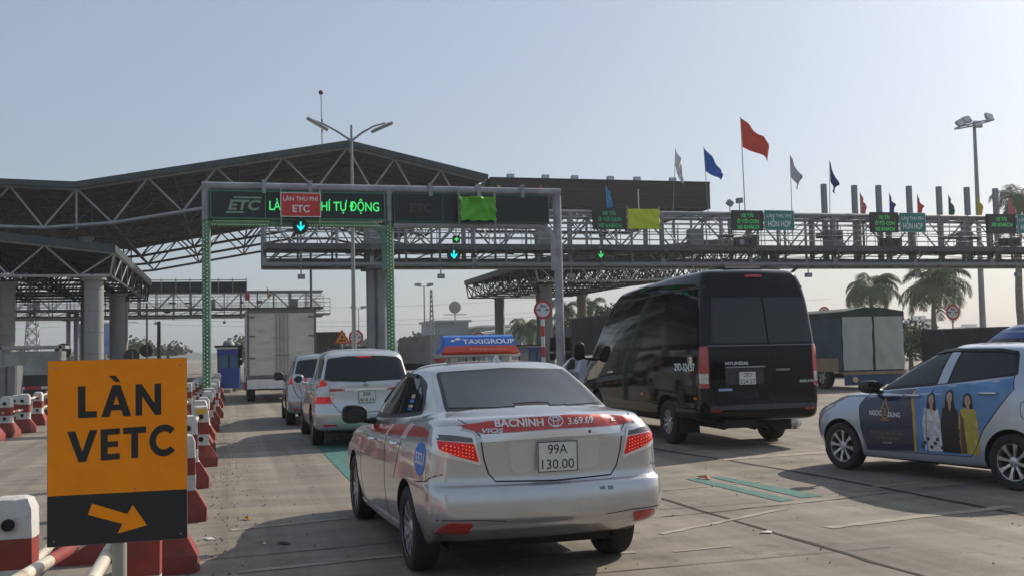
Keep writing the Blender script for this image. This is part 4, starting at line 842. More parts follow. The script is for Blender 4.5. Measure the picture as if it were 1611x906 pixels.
# sign gantry (walkway bridge) over the lanes
def gantry(label, x0, x1, y, z0=5.42, piers=(), wd=2.0, step=1.53, seed=0):
    t = empty('sign_gantry', ((x0+x1)/2, y+wd/2, 0), 0, label, 'gantry'); rr = random.Random(seed)
    zf, zr, zt = z0+.86, z0+1.43, z0+2.48; n = int((x1-x0)/step); X = [x0+(x1-x0)*i/n for i in range(n+1)]
    for k, yy in enumerate((y, y+wd)):
        m_ = MB()
        m_.tube((x0,yy,z0+.06),(x1,yy,z0+.06),.11,8); m_.tube((x0,yy,zt),(x1,yy,zt),.10,8); m_.box((x0,yy-.06,zf-.14),(x1,yy+.06,zf+.06))
        for i in range(n):
            a, b = X[i], X[i+1]
            if k: m_.tube((a,yy,zf if i % 2 else zt), (b,yy,zt if i % 2 else zf), .045, 5)
            if i % 3 == 0: m_.tube((a,yy,z0+.06),(a+step*.5,yy,zf-.1),.04,5)
            if i % 3 == 0: m_.box((a-.09,yy-.09,z0-.02),(a+.09,yy+.09,zt+.02))
            else: m_.box((a-.045,yy-.045,z0+.1),(a+.045,yy+.045,zt))
        m_.build('side_frame', steel, t, True)
    m_ = MB()
    for z in (zr-.26, zr, zr+.27, zr+.53, zr+.78): m_.tube((x0,y-.22,z),(x1,y-.22,z),.028,5)
    for x in X[::2]: m_.tube((x,y-.22,zf-.05),(x,y-.22,zt),.03,5)
    for x in X[1::3]: m_.tube((x,y-.22,zr-.26),(x+step,y-.22,zr+.78),.02,4)
    m_.build('railing', steel, t, True)
    m_ = MB()
    for z in (zr-.26, zr, zr+.4, zr+.78): m_.tube((x0,y+wd+.2,z),(x1,y+wd+.2,z),.025,4)
    for x in X: m_.tube((x+.3,y+wd+.2,zf-.05),(x+.3,y+wd+.2,zr+.78),.025,4); m_.tube((x+.7,y-.22,zf),(x+.7,y-.22,zr+.27),.018,4)
    for i in range(n):
        a, b = X[i], X[i+1]; m_.tube((a,y+1,zf if i % 2 else zt),(b,y+1,zt if i % 2 else zf),.035,4); m_.tube((a,y+1,z0+.1),(b,y+1,zf-.1),.03,4)
        if i % 5 == 3: m_.box((a+.1,y+.3,zf),(a+.75,y+.8,zf+.9))
        if i % 4 == 1: m_.tube((a,y-.1,z0-.05),(a,y-.1,z0-.42),.03,5); m_.box((a-.14,y-.2,z0-.6),(a+.16,y,z0-.4))
    m_.tube((x0,y+1,zt),(x1,y+1,zt),.06,6)
    tag(m_.build('walkway_bracing', steel, t, True), kind='stuff')
    m_ = MB(); m_.box((x0,y-.42,zf-.02),(x1,y+wd+.3,zf+.035)); m_.box((x0,y-.44,zf-.20),(x1,y-.36,zf+.05)); m_.build('walkway', mat('walkway_grating', (.10,.10,.105), .7, .3, .2), t, True)
    m_ = MB()
    for i, x in enumerate(X):
        if i % 3 == 0:
            m_.tube((x,y-.44,zf-.16),(x,y-.50,zf-.16),.11,10); m_.add([(x-.05,y-.4,zf-.2),(x-.05,y,zf-.55),(x-.05,y,zf-.2),(x+.05,y-.4,zf-.2),(x+.05,y,zf-.55),(x+.05,y,zf-.2)],[(0,1,2),(5,4,3),(0,3,4,1),(1,4,5,2),(2,5,3,0)])
        for z in (z0+.06, zt): m_.tube((x,y,z),(x,y+wd,z),.05,5)
        m_.tube((x,y,z0+.1),(x,y+wd,z0+.1),.06,5)
        if i % 2: m_.tube((x,y,zt),(min(x1,x+step),y+wd,zt),.035,4)
        if i % 4 == 2: m_.rbox((x-.10,y-.1,z0-.16),(x+.10,y+.1,z0+.08),.05,1)
    tag(m_.build('brackets', trussm, t, True), kind='stuff')
    m_ = MB(); m_.box((x0,y+.1,z0-.02),(x1,y+.35,z0+.30)); m_.box((x0,y+wd-.35,z0+.02),(x1,y+wd-.1,z0+.34)); m_.build('lower_beam', mat('dark_beam', (.075,.078,.085), .6, .2, .2, 1), t, True)
    m_ = MB()
    for k in range(int((x1-x0)/1.4)):
        x = x0+rr.uniform(.3, x1-x0-.8); z = rr.choice((zf-.35, zr-.1, z0+.5)); m_.rbox((x,y-.12,z),(x+rr.uniform(.25,.7),y+.2,z+rr.uniform(.12,.25)),.03,1)
    for k in range(5): m_.path([(x0+(x1-x0)*i/40, y-.1+.08*math.sin(i*1.3+k), zf-.30-.07*k+.07*math.sin(i*.9+k*2)) for i in range(41)], .015, 4)
    tag(m_.build('equipment_boxes', mat('dark_equipment', (.03,.03,.032), .5), t, True), kind='stuff')
    for px, w in piers:
        for q, rr_ in ((-w*.25,.20),(w*.25,.24)):
            m_ = MB(); m_.lathe([(rr_,0),(rr_,z0+.8)], (px+q,y+wd/2,0), 2, 20); m_.box((px+q-rr_-.1,y+wd/2-rr_-.1,0),(px+q+rr_+.1,y+wd/2+rr_+.1,.12)); m_.build('pier', mat('pier_steel', (.23,.24,.25), .5, .3, .3, 1.5, dirt=.6, dirtcol=(.36,.36,.35), dscale=1.2, stretch=(1,1,.3)), t, True, smooth=40)
        m_ = MB(); m_.box((px-w*.6,y-.1,z0-.12),(px+w*.6,y+wd+.1,z0+.0)); m_.tube((px-1.6,y+wd/2,z0),(px,y+wd/2,z0-1.2),.07,6) if px > 20 else None; m_.tube((px+1.6,y+wd/2,z0),(px,y+wd/2,z0-1.2),.07,6) if px > 20 else None; m_.build('pier_head', trussm, t, True)
    return t
GY = 46
gantry('long grey steel gantry with walkway carrying the lane boards and flags, behind the green-lit portal', 1.45, 52, GY, 5.42, [(6.35,.9),(26.0,1.1),(44,1.1)], seed=3)
gantry('distant steel gantry ending in a railed platform above the white box lorry', -46, 8.9, 105, 5.35, [(-14.3,1.4),(-30,1.4)], seed=4)
pp = at(500,480,1,105); m_ = MB()
for z in (5.9,6.3,6.7,7.1): m_.tube((7.0,104.8,z),(9.6,104.8,z),.03,5)
for x in (8.2,9.0,9.6): m_.tube((x,104.8,5.6),(x,104.8,7.2),.03,5)
m_.box((6.5,104.6,5.5),(9.6,106.8,5.65)); tag(m_.build('service_platform', steel, world=True), 'small railed service platform at the right end of the distant left gantry', 'platform')
p0, p1 = at(231,441,1,104.8), at(388,458,1,104.8)
dk = mat('sign_panel_back', (.018,.022,.032), .5, .1, .2, 2)
t = empty('sign_board', ((p0.x+p1.x)/2,104.8,7.9), 0, 'long dark panel board seen standing on top of the distant left gantry', 'sign')
m_ = MB(); m_.box((p0.x,104.8,p1.z-.1),(p1.x,104.95,p0.z-.15)); m_.build('panel', dk, t, True)
m_ = MB(); m_.tube((p0.x,104.75,p0.z),(p1.x,104.75,p0.z),.05,5)
for k in range(8): x = p0.x+(p1.x-p0.x)*k/7; m_.tube((x,104.75,7.6),(x,104.75,p0.z+.15),.05,5)
m_.build('frame', steel, t, True)
# posts rising out of the gantry
for i, (u, v) in enumerate(((1296,290),(1344,292),(1382,292),(1430,293),(1477,294),(1521,295),(1566,297))):
    p = at(u, v, 1, GY+2.35); m_ = MB(); m_.rbox((p.x-.13,GY+2.25,5.5),(p.x+.13,GY+2.5,p.z),.03,2); m_.box((p.x-.17,GY+2.2,6.2),(p.x+.17,GY+2.25,6.5))
    tag(m_.build('steel_post', steel, world=True), 'bare square steel post above the gantry, %s from the left in its row of seven' % ('first','second','third','fourth','fifth','sixth','last')[i], 'post', 'bare posts standing up behind the gantry')
# ------------------------------------------------------------------ portal with LED boards (near)
PY = 27
ledg = mat('led_green', (.05,.75,.16), .5, 0, .1, 20, emit=.75)
ledd = mat('led_green_dim', (.02,.30,.10), .5, 0, .3, 30, emit=.25)
ledc = mat('led_cyan', (.0,.75,.70), .4, 0, .1, 20, emit=1.3)
ledscr = mat('led_screen_face', (.010,.014,.018), .45, 0, .3, 8)
postgrey = mat('portal_tube', (.30,.30,.32), .5, .2, .25, 2, dirt=.5, dirtcol=(.17,.16,.16))
postgreen = mat('green_led_wrap', (.09,.19,.13), .5, 0, .2, 4)
PT = empty('portal_gantry', (4.0, PY, 0), 0, 'nearest tubular portal over two lanes, its left half wrapped in green lights', 'portal')
xa, xb, xc = -.55, 4.02, 8.6; zt = 5.80
def tpost(x, m, r=.105):
    if m is postgreen: b = MB(); b.tube((x,PY,.06),(x,PY,4.97),r+.004,16); b.build('light_wrap', m, PT, True, smooth=40); m = postgrey
    b = MB(); b.tube((x,PY,0),(x,PY,zt),r,16); b.box((x-.2,PY-.2,0),(x+.2,PY+.2,.05)); o = b.build('post', m, PT, True, smooth=40); return o
tpost(xa, postgreen); tpost(xb, postgreen); tpost(xc, postgrey, .115)
b = MB(); b.tube((xa-.1,PY,zt),(xc+.1,PY,zt),.115,14)
for x in (.85,2.0,5.1,6.4,7.6): b.tube((x-.04,PY,zt),(x+.04,PY,zt),.15,14); b.box((x-.05,PY-.16,zt-.17),(x+.05,PY-.10,zt+.17))
b.build('top_beam', postgrey, PT, True, smooth=40)
zl = 4.88
def lower(x0, x1, m, n):
    rr = .45; P = [(x0,PY-.02,zl)] + [(x1-rr+rr*math.sin(a),PY-.02,zl-rr+rr*math.cos(a)) for a in [math.pi/2*k/6 for k in range(7)]] + [(x1,PY-.02,zl-1.2)]
    b = MB(); b.path(P, .09, 12); b.build(n, m, PT, True, smooth=50)
lower(xa, xb-.12, postgreen, 'lower_beam'); lower(xb+.1, xc-.12, postgrey, 'lower_beam')
dots = MB()
def dot(p, r=.022):
    p = Vector(p); dots.add([p+Vector(v)*r for v in ((1,0,0),(-1,0,0),(0,-1.2,0),(0,0,1),(0,0,-1),(0,1,0))], [(0,2,3),(2,1,3),(0,4,2),(2,4,1),(0,3,5),(3,1,5),(4,0,5),(1,4,5)])
for x in (xa, xb):
    for k in range(44):
        for a in (-.55, .1):
            z = .75+k*.096+(.048 if a < 0 else 0)
            if z < 4.9: dot((x+.114*math.sin(a), PY-.116*math.cos(a), z), .017)
for k in range(64):
    for dz in (-.045, .045):
        x = xa+.15+k*.066
        if not .95 < x < 1.75: dot((x+(.033 if dz > 0 else 0), PY-.115, zl+dz), .018)
tag(dots.build('light_dots', mat('led_dot', (.42,.62,.34), .5, 0, .1, 5, emit=.30), PT, True), kind='stuff')
framem = mat('green_frame', (.03,.22,.12), .5, 0, .15, 4)
def pix_board(name, label, u0, v0, u1, v1, Y, face, frame=None, th=.12, cat='sign', fw=.03, group=None):
    """upright board facing the camera side; returns thing, width, height; local frame: x right, z up from its lower left"""
    a, c = at(u0, v0, 1, Y), at(u1, v1, 1, Y); w_, h_ = c.x-a.x, a.z-c.z
    t = empty(name, (a.x, Y, c.z), 0, label, cat, group)
    b = MB(); b.box((0,0,0),(w_,th,h_)); b.build('panel', face, t)
    if frame:
        b = MB()
        for q in ((0,0,w_,fw),(0,h_-fw,w_,h_),(0,fw,fw,h_-fw),(w_-fw,fw,w_,h_-fw)): b.box((q[0],-.015,q[1]),(q[2],.02,q[3]))
        b.build('frame', frame, t)
    return t, w_, h_
def put(t, name, items, m, z=.004): return letters(t, name, items, m, ((0,0,0),(1,0,0),(0,0,1)), z)
t, w_, h_ = pix_board('led_board', 'large LED board on the portal with lit green writing, partly covered by the red placard', 330, 299, 606, 347, PY-.14, ledscr, framem)
b = MB(); b.box((w_*.305,-.015,.03),(w_*.305+.025,.02,h_-.03)); b.build('divider', framem, t)
put(t, 'lettering', [text_box('LÀN THU PHÍ TỰ ĐỘNG', w_*.33, h_*.32, w_*.965, h_*.32, .012)], ledg)
put(t, 'logo', [([(a+(b_-h_*.3)*.25, b_) for a, b_ in V], Fq) for V, Fq in [text_box('ETC', w_*.10, h_*.32, w_*.27, h_*.33, .035)]] + [([(w_*.135,h_*.78),(w_*.29,h_*.78),(w_*.285,h_*.72),(w_*.13,h_*.72)],[[0,1,2,3]]), ([(w_*.09,h_*.26),(w_*.19,h_*.26),(w_*.185,h_*.20),(w_*.085,h_*.20)],[[0,1,2,3]])], mat('led_pale', (.10,.16,.12), .5, emit=.3))
t, w_, h_ = pix_board('led_board', 'large unlit dark LED board with a thin green frame, half covered by the green cloth', 619, 304, 864, 352, PY-.14, ledscr, mat('green_frame_thin', (.03,.16,.10), .5), fw=.02)
b = MB(); b.box((w_*.305,-.015,.03),(w_*.305+.02,.02,h_-.03)); b.build('divider', MATS['green_frame_thin'], t)
put(t, 'logo', [text_box('ETC', w_*.10, h_*.35, w_*.24, h_*.28, .03)], mat('led_off', (.07,.045,.035), .5))
t, w_, h_ = pix_board('lane_sign', 'red placard with white writing, strapped in front of the lit LED board', 441, 303, 505, 342, PY-.36, signred, mat('white_lettering', (.75,.75,.74)), .03, fw=.018)
put(t, 'lettering', [text_box('LÀN THU PHÍ', w_*.07, h_*.66, w_*.93, h_*.17, .01), text_box('ETC', w_*.30, h_*.20, w_*.72, h_*.28, .02)], white_t)
b = MB()
for x in (0, w_-.04): b.box((x,.03,-.22),(x+.04,.07,h_+.2))
b.build('strap', steel, t)
def cloth(name, label, u0, v0, u1, v1, Y, m, seed, rip=.03):
    a, c = at(u0, v0, 1, Y), at(u1, v1, 1, Y); rr = random.Random(seed); n, k = 26, 18; b = MB(); t = empty(name, (a.x, Y, c.z), 0, label, 'cloth')
    def dy(i, j):
        a, e = i/n, j/k; return rip*1.1*(math.sin(7*a+3*e+2*math.sin(5*e+seed))*.5+abs(math.sin(5*(a-e)+1.5*math.sin(4*a)))*.8+.5*math.sin(13*a*e+seed)+.25*math.sin(31*a+9*e))
    g_ = [[((c.x-a.x)*i/n+(.02*math.sin(j)*(i in (0,n))), -dy(i,j)-.02, (a.z-c.z)*j/k-(.015*math.sin(i*.8) if j == 0 else 0)) for i in range(n+1)] for j in range(k+1)]
    b.add([p for r in g_ for p in r], [(j*(n+1)+i, j*(n+1)+i+1, (j+1)*(n+1)+i+1, (j+1)*(n+1)+i) for j in range(k) for i in range(n)])
    o = b.build('cloth', m, t, smooth=60); md = o.modifiers.new('thick', 'SOLIDIFY'); md.thickness = .006
    s_ = MB()
    for x in (0, c.x-a.x): s_.box((x-.025,.0,-.1),(x+.025,.04,a.z-c.z+.15))
    s_.build('strap', steel, t)
cloth('cloth_cover', 'wrinkled bright green cloth tied over the unlit LED board', 722, 310, 779, 348, PY-.36, mat('green_cloth', (.10,.42,.03), .6, 0, .15, 3), 2, .075)
cloth('cloth_cover', 'flat yellow-green cloth covering a board on the gantry beside the light blue flag', 987, 329, 1038, 361, GY-.62, mat('lime_cloth', (.50,.60,.03), .6, 0, .06, 3), 5, .03)
def signal(u, v, Y, label, kind='arrow', rad=.19):
    p = at(u, v, 1, Y); t = empty('lane_signal', (p.x, Y, p.z), 0, label, 'traffic light')
    b = MB()
    if kind == 'arrow' : b.lathe([(0,.1),(rad,.1),(rad,0),(rad*.9,-.03),(0,-.02)], (0,0,0), 1, 24)
    else: b.rbox((-rad,-.02,-rad),(rad,.1,rad),.03,1)
    b.build('housing', blackm, t, smooth=40)
    k = rad*.62; b = MB(); ar = [(-.16,1),(.16,1),(.16,-.25),(.75,.35),(.75,-.1),(0,-1),(-.75,-.1),(-.75,.35),(-.16,-.25)] if kind != 'cross' else [(-.3,.9),(.3,.9),(.3,.3),(.9,.3),(.9,-.3),(.3,-.3),(.3,-.9),(-.3,-.9),(-.3,-.3),(-.9,-.3),(-.9,.3),(-.3,.3)]
    b.prism([(x*k, z*k) for x, z in ar], 1, -.05, -.034); b.build('lit_symbol', ledc if kind == 'arrow' else ledg, t)
    h = MB(); h.tube((0,.05,rad),(0,.05,rad+.25),.03,6); h.build('hanger', steel, t)
signal(473, 357, PY-.2, 'round lane signal with a cyan down arrow under the red placard'); signal(714, 401, GY-.6, 'round lane signal with a cyan down arrow hanging from the gantry below the green cloth', 'arrow', .3)
signal(945, 401, GY-.6, 'dim lane signal with a green down arrow hanging between the portal and the van', 'arrow2', .26); signal(718, 377, GY-.55, 'small green cross light just above the hanging cyan arrow signal', 'cross', .16)
def lane_board(u0, v0, u1, v1, lines, label, m=ledg, dim=False):
    t, w_, h_ = pix_board('led_board', label, u0, v0, u1, v1, GY-.5, mat('led_brown_face', (.028,.022,.020), .5, 0, .2, 10), mat('dark_frame', (.03,.03,.032), .5), .15, fw=.03)
    n = len(lines); put(t, 'lettering', [text_box(s, w_*a, h_*(.95-(i+1)*.29), w_*c, h_*.17, .02) for i, (s, a, c) in enumerate(lines)], m)
L3 = [('XE TẢI', .28, .68), ('Ô TÔ CON', .14, .86), ('XE KHÁCH', .14, .86)]
ledm = mat('led_green_mid', (.02,.42,.10), .5, 0, .2, 20, emit=.35)
lane_board(933, 327, 985, 361, L3, 'dim LED lane board below the light blue flag, left of the yellow-green cloth', mat('led_green_dim', (.02,.30,.10)))
lane_board(1152, 331, 1201, 363, L3, 'LED lane board directly behind the roof of the black van', ledm)
lane_board(1370, 334, 1414, 366, L3, 'LED lane board between the navy and red small flags', ledm)
lane_board(1553, 337, 1599, 368, [('XE TẢI', .3, .68), ('XE KHÁCH', .12, .88)], 'LED lane board nearest the right edge with only two lines of text', ledm)
sgreen = mat('sign_green', (.012,.22,.17), .5, 0, .06, 4)
for u0, v0, u1, v1, lab in ((1202,331,1250,363,'green sign reading LÀN THU PHÍ HỖN HỢP, under the grey-white flag'), (1415,335,1457,366,'green sign reading LÀN THU PHÍ HỖN HỢP, under the small red flag'), (1600,338,1643,368,'green lane sign cut off by the right edge of the photo')):
    t, w_, h_ = pix_board('lane_sign', lab, u0, v0, u1, v1, GY-.55, sgreen, white_t, .05, fw=.018)
    put(t, 'lettering', [text_box('LÀN THU PHÍ', w_*.08, h_*.64, w_*.92, h_*.17, .01), text_box('HỖN HỢP', w_*.12, h_*.18, w_*.88, h_*.28, .02)], white_t)
for u in (1175, 1404, 1592):
    p = at(u, 381, 1, GY-.55); t = empty('loudspeaker_pair', (p.x, GY-.55, p.z), 0, {1175:'dark twin-lamp box under the lane board above the van roof',1404:'dark twin-lamp box under the lane board between the navy and red flags',1592:'dark twin-lamp box under the rightmost lane board'}[u], 'signal box')
    b = MB(); b.rbox((-.55,0,-.2),(.55,.3,.2),.05,1); b.build('housing', mat('dark_equipment', (.03,.03,.032)), t)
    for x in (-.27,.27): b = MB(); b.lathe([(0,-.03),(.13,-.03),(.15,0),(.15,.05)], (x,0,0), 1, 18); b.build('lamp', mat('lamp_grey', (.25,.26,.27)) if u == 1175 and x < 0 else blackm, t, smooth=40)
# ------------------------------------------------------------------ flags
def flag(label, top, base, pts, col, Y=GY+.6, cat='flag', rod=.022, seed=0):
    """top/base of the staff and the cloth outline (hoist top, fly top, fly bottom, hoist bottom) surveyed from the photo"""
    T, B = at(*top, 1, Y), at(*base, 1, Y); B.z = min(B.z, 7.0 if Y < 60 else B.z); t = empty('flag', (B.x, Y, B.z), 0, label, cat)
    b = MB(); b.tube((B.x,Y,B.z),(T.x,Y,T.z+.06),rod,6,rod*.6); b.build('staff', steel, t, True)
    c = [at(*q, 1, Y) for q in pts]; n, k = 16, 14; b = MB(); vs = []
    for j in range(k+1):
        for i in range(n+1):
            s, q = i/n, j/k; p = (c[0]*(1-s)+c[1]*s)*(1-q)+(c[3]*(1-s)+c[2]*s)*q
            amp = .16*s*(T.z-B.z)/3.5; ph = s*7+q*4+seed
            vs.append((p.x+.035*math.sin(ph*1.7)*s, Y-.02+amp*math.sin(ph), p.z+.05*s*math.sin(q*9+seed)))
    b.add(vs, [(j*(n+1)+i, j*(n+1)+i+1, (j+1)*(n+1)+i+1, (j+1)*(n+1)+i) for j in range(k) for i in range(n)])
    m = mat('flag_cloth_%s' % '_'.join(str(int(v*100)) for v in col), col, .75, 0, .12, 3); nt_ = m.node_tree
    o = b.build('cloth', m, t, True, smooth=60)
    return t
wf = (.62,.62,.63)
flag('drooping white flag left of the bright blue flag above the brown canopy', (1063,236), (1057,372), [(1063,236),(1074,262),(1072,292),(1062,262)], wf, seed=1)
flag('bright blue flag flying above the right end of the brown-clad canopy', (1107,233), (1117,372), [(1107,233),(1135,268),(1134,283),(1110,270)], (.015,.10,.45), seed=2)
flag('largest flag, red, on the tallest staff above the lane boards', (1165,186), (1174,372), [(1165,186),(1200,216),(1213,252),(1168,232)], (.62,.05,.02), seed=3, rod=.03)
flag('hanging pale grey flag between the large red flag and the dark blue flag', (1243,245), (1247,372), [(1243,245),(1259,276),(1258,300),(1244,279)], (.42,.42,.44), seed=4)
flag('dark blue flag on a staff beside the leftmost bare steel post', (1305,254), (1306,372), [(1305,254),(1318,290),(1315,309),(1306,286)], (.015,.02,.17), seed=5)
for u, v, col, lab in ((1353,304,(.62,.16,.17),'small pink flag between the second and third bare steel posts'),(1399,305,(.04,.03,.20),'small navy flag between the third and fourth bare steel posts'),(1443,307,(.60,.05,.05),'small red flag above the green sign near the fourth bare steel post'),(1492,308,(.02,.11,.05),'small dark green flag between the fifth and sixth bare steel posts'),(1537,307,(.60,.42,.02),'small yellow flag in front of the tall lamp mast'),(1586,309,(.62,.14,.17),'small pink flag nearest the right edge in front of the palm')):
    flag(lab, (u,v), (u+2,372), [(u,v),(u+8,v+17),(u+9,v+33),(u+1,v+32)], col, seed=u, rod=.02)
flag('light blue flag standing on end above the dim lane board', (953,293), (958,372), [(953,293),(962,308),(963,328),(954,328)], (.06,.27,.50), seed=7)
flag('small yellow flag tip showing over the portal beam', (783,291), (786,352), [(783,291),(790,298),(788,308),(784,307)], (.60,.42,.02), seed=8); flag('small red flag tip showing over the portal beam near its right post', (850,292), (853,352), [(850,292),(858,300),(860,309),(851,307)], (.60,.05,.05), seed=9)
flag('small yellow flag on the distant left gantry', (420,451), (422,490), [(420,451),(426,462),(424,470),(421,468)], (.60,.50,.05), 105, seed=10); flag('small red flag hanging on the distant left gantry', (385,459), (386,490), [(385,459),(393,462),(393,473),(386,473)], (.50,.05,.06), 105, seed=11)
p = at(1004,298,1,GY+.6); b = MB(); b.tube((p.x,GY+.6,7),(p.x,GY+.6,p.z),.03,6); tag(b.build('flag_staff', white, world=True), 'empty white flag staff above the yellow-green cloth', 'pole')
# ------------------------------------------------------------------ concrete barriers with pipes
def barrier_proto(k, big=1.0):
    """flared concrete post; k picks chips and band heights"""
    rr = random.Random(k); t = empty('concrete_barrier', (0,0,0))
    w_, d_ = .115*big, .085*big
    L = [(0,.235,.19),(.13,.235,.19),(.30,.13,.10),(.33,w_,d_)]; zs = [.33,.45,.62,.78,.84]; L += [(z, w_-.01*(z-.33), d_-.005) for z in zs[1:4]] + [(.835,w_-.03,d_-.02),(.85,w_-.06,d_-.05)]
    def seg(a, b, m, nm):
        mb = MB(); P = [l for l in L if a-1e-6 <= l[0] <= b+1e-6]; n = 12; rings = []
        for z, x, y in P:
            ring = []
            for i in range(n):
                q = 2*math.pi*(i+.5)/n; cx = math.copysign(min(1,abs(math.cos(q))*1.35), math.cos(q)); cy = math.copysign(min(1,abs(math.sin(q))*1.35), math.sin(q))
                ring.append((cx*x*(1+rr.uniform(-.035,.03)), cy*y*(1+rr.uniform(-.035,.03)), z+(rr.uniform(-.006,.006) if 0 < z < .84 and z not in (.30,.45,.62) else 0)))
            rings.append(ring)
        mb.add([v for r_ in rings for v in r_], [(j*n+i, j*n+(i+1) % n, (j+1)*n+(i+1) % n, (j+1)*n+i) for j in range(len(P)-1) for i in range(n)] + [list(range(n-1,-1,-1)), list(range((len(P)-1)*n, len(P)*n))])
        return mb.build(nm, m, t, smooth=30)
    seg(0, .30, redm, 'base'); seg(.30, .45, whitem, 'lower_band'); seg(.45, .62, redm, 'red_band'); seg(.62, .85, whitem, 'head')
    for z in (.70, .385):
        h = MB(); h.tube((0,-.105*big,z),(0,.105*big,z),.034,12); h.build('pipe_hole', darkm, t)
    return t
protos = [barrier_proto(k, 1.0 if k != 2 else 1.12) for k in range(3)]
used = set()
def put_barrier(x, y, k, label, group, rz=0, sc=1, tilt=0):
    o = protos[k] if k not in used else copy_tree(protos[k]); used.add(k)
    o.location = (x, y, 0); o.rotation_euler = (tilt, tilt*.6, rz); o.scale = (sc, sc, sc); tag(o, label, 'barrier', group); return o
pipem = mat('barrier_pipe', (.60,.56,.46), .5, .1, .15, 4, dirt=.7, dirtcol=(.22,.11,.05), dscale=7)
def pipe(x0, y0, z0, x1, y1, z1, label, group='steel pipes threaded through the barrier posts', r=.028):
    b = MB(); b.tube((x0,y0,z0),(x1,y1,z1),r,12); o = b.build('steel_pipe', pipem, world=True, smooth=60); tag(o, label, 'pipe', group)
    b = MB(); d = Vector((x1-x0,y1-y0,z1-z0)); p = Vector((x0,y0,z0))
    for a in (.38,): b.tube(p+d*a, p+d*(a+.24), r+.002, 12)
    e = b.build('red_sleeve', redm, o, False, smooth=60); e.data.transform(Matrix.Translation(-o.location)); return o
rr = random.Random(11)
ya = [5.75,8.25,10.7,13.35,15.9,18.3,20.7,23.2,25.6,28.2,30.9,33.6,36.4,39.2,42.1,45.2]
GA, GB = 'red and white posts along the right barrier line', 'red and white posts along the left barrier line'
ordn = ['nearest']+[q+' nearest' for q in 'second third fourth fifth sixth seventh eighth ninth tenth eleventh twelfth thirteenth fourteenth fifteenth sixteenth'.split()]
for i, y in enumerate(ya):
    lab = '%s post of the barrier line bordering the near lane' % ordn[i]
    o = put_barrier(-.46+rr.uniform(-.04,.04), y, i % 3, lab, GA, rr.uniform(-.12,.12), 1+rr.uniform(-.04,.05), rr.uniform(-.02,.02))
    if i == 4:
        st = MB(); st.box((-.07,-.105,.74),(.07,-.098,.81)); st.build('yellow_reflector', mat('reflector_yellow', (.65,.35,.03), .4), o)
yb = [6.35,8.9,11.4,14.0,16.6,19.1,21.8,24.4,27.0,29.8,32.6,35.5,38.4,41.5]
for i, y in enumerate(yb):
    lab = '%s post of the parallel barrier line behind the orange sign' % ordn[i]
    if i == 0: lab = 'nearest post of the left barrier line, at the edge of the orange sign'
    put_barrier(-1.115+rr.uniform(-.05,.05), y, (i+2) % 3, lab, GB, rr.uniform(-.15,.15), 1+rr.uniform(-.04,.05), rr.uniform(-.02,.02))
for i in range(len(ya)-1):
    z = .70 if i % 2 else .385
    pipe(-.46, ya[i]+.05, z, -.46, ya[i+1]-.05, z+.0, 'pipe between the %s and the next post of the near barrier line' % ordn[i])
for i in range(len(yb)-1):
    z = .70 if i % 2 else .385
    pipe(-1.115, yb[i]+.05, z, -1.115, yb[i+1]-.05, z, 'pipe between the %s and the next post of the parallel left barrier line' % ordn[i])
pipe(-.95, 4.9, .60, -.84, 7.6, .42, 'rusty cream pipe lying loose at the bottom left below the orange sign', 'loose pipes near the sign', .032)
pipe(-.62, 5.2, .55, -.50, 8.0, .78, 'white chipped pipe slanting behind the sign post', 'loose pipes near the sign', .032)
b = MB(); b.rbox((-1.22,4.55,0),(-.92,4.9,.655),.05,1); tag(b.build('concrete_block', whitem, world=True), 'rounded white block cut by the bottom left corner of the photo', 'block')
# scattered shorter barriers of the far left lane
for i, (u, v, s_) in enumerate(((10,683,1.0),(37,676,1.0),(60,664,.95),(78,655,.9),(-15,690,1.0),(25,668,.9),(95,648,.9),(112,641,.9))):
    p = G(u, v+4); put_barrier(p.x, p.y, (i+1) % 3, 'red and white post in the far left lane row, %s in order' % ['second from left','third from left','fifth from left','sixth from left','leftmost','third from left, rear','second from right','rightmost'][i], 'barrier posts of the far left lane', rr.uniform(-.3,.3), s_, rr.uniform(-.03,.03))
for a, c, z in (((-15,690),(10,687),.5),((10,687),(37,680),.5),((37,680),(78,659),.70),((60,668),(95,652),.385)):
    p, q = G(*a), G(*c); pipe(p.x, p.y, z, q.x, q.y, z, 'pipe in the broken row of the far left lane, %s' % {-15:'starting at the photo edge',10:'joining the two left posts',37:'rising high to the right',60:'behind the orange sign edge'}[a[0]], 'pipes of the far left lane')
# ------------------------------------------------------------------ orange lane sign
org = mat('sign_orange', (.95,.285,.004), .45, 0, .05, 4, spec=.25, dirt=.35, dirtcol=(.68,.22,.01), dscale=7); sblk = mat('sign_black', (.013,.013,.014), .5, 0, .1, 4, dirt=.3, dirtcol=(.03,.028,.026))
SX, SY, SZ, SW, SH = -.737, 4.75, .793, .557, .772
t = empty('lane_sign', (SX+SW/2, SY, 0), 0, 'orange and black sign reading LÀN VETC over an arrow, on a rusty pole', 'sign')
b = MB(); b.box((-SW/2,0,SZ),(SW/2,.012,SZ+SH)); b.build('board_edge', mat('sign_back_grey', (.2,.2,.2), .5), t)
b = MB(); b.box((-SW/2+.002,-.003,SZ+SH*.272),(SW/2-.002,.0,SZ+SH-.002)); b.build('orange_panel', org, t)
b = MB(); b.box((-SW/2+.002,-.003,SZ+.002),(SW/2-.002,.0,SZ+SH*.272)); b.build('black_panel', sblk, t)
fx = lambda u: -SW/2+SW*u
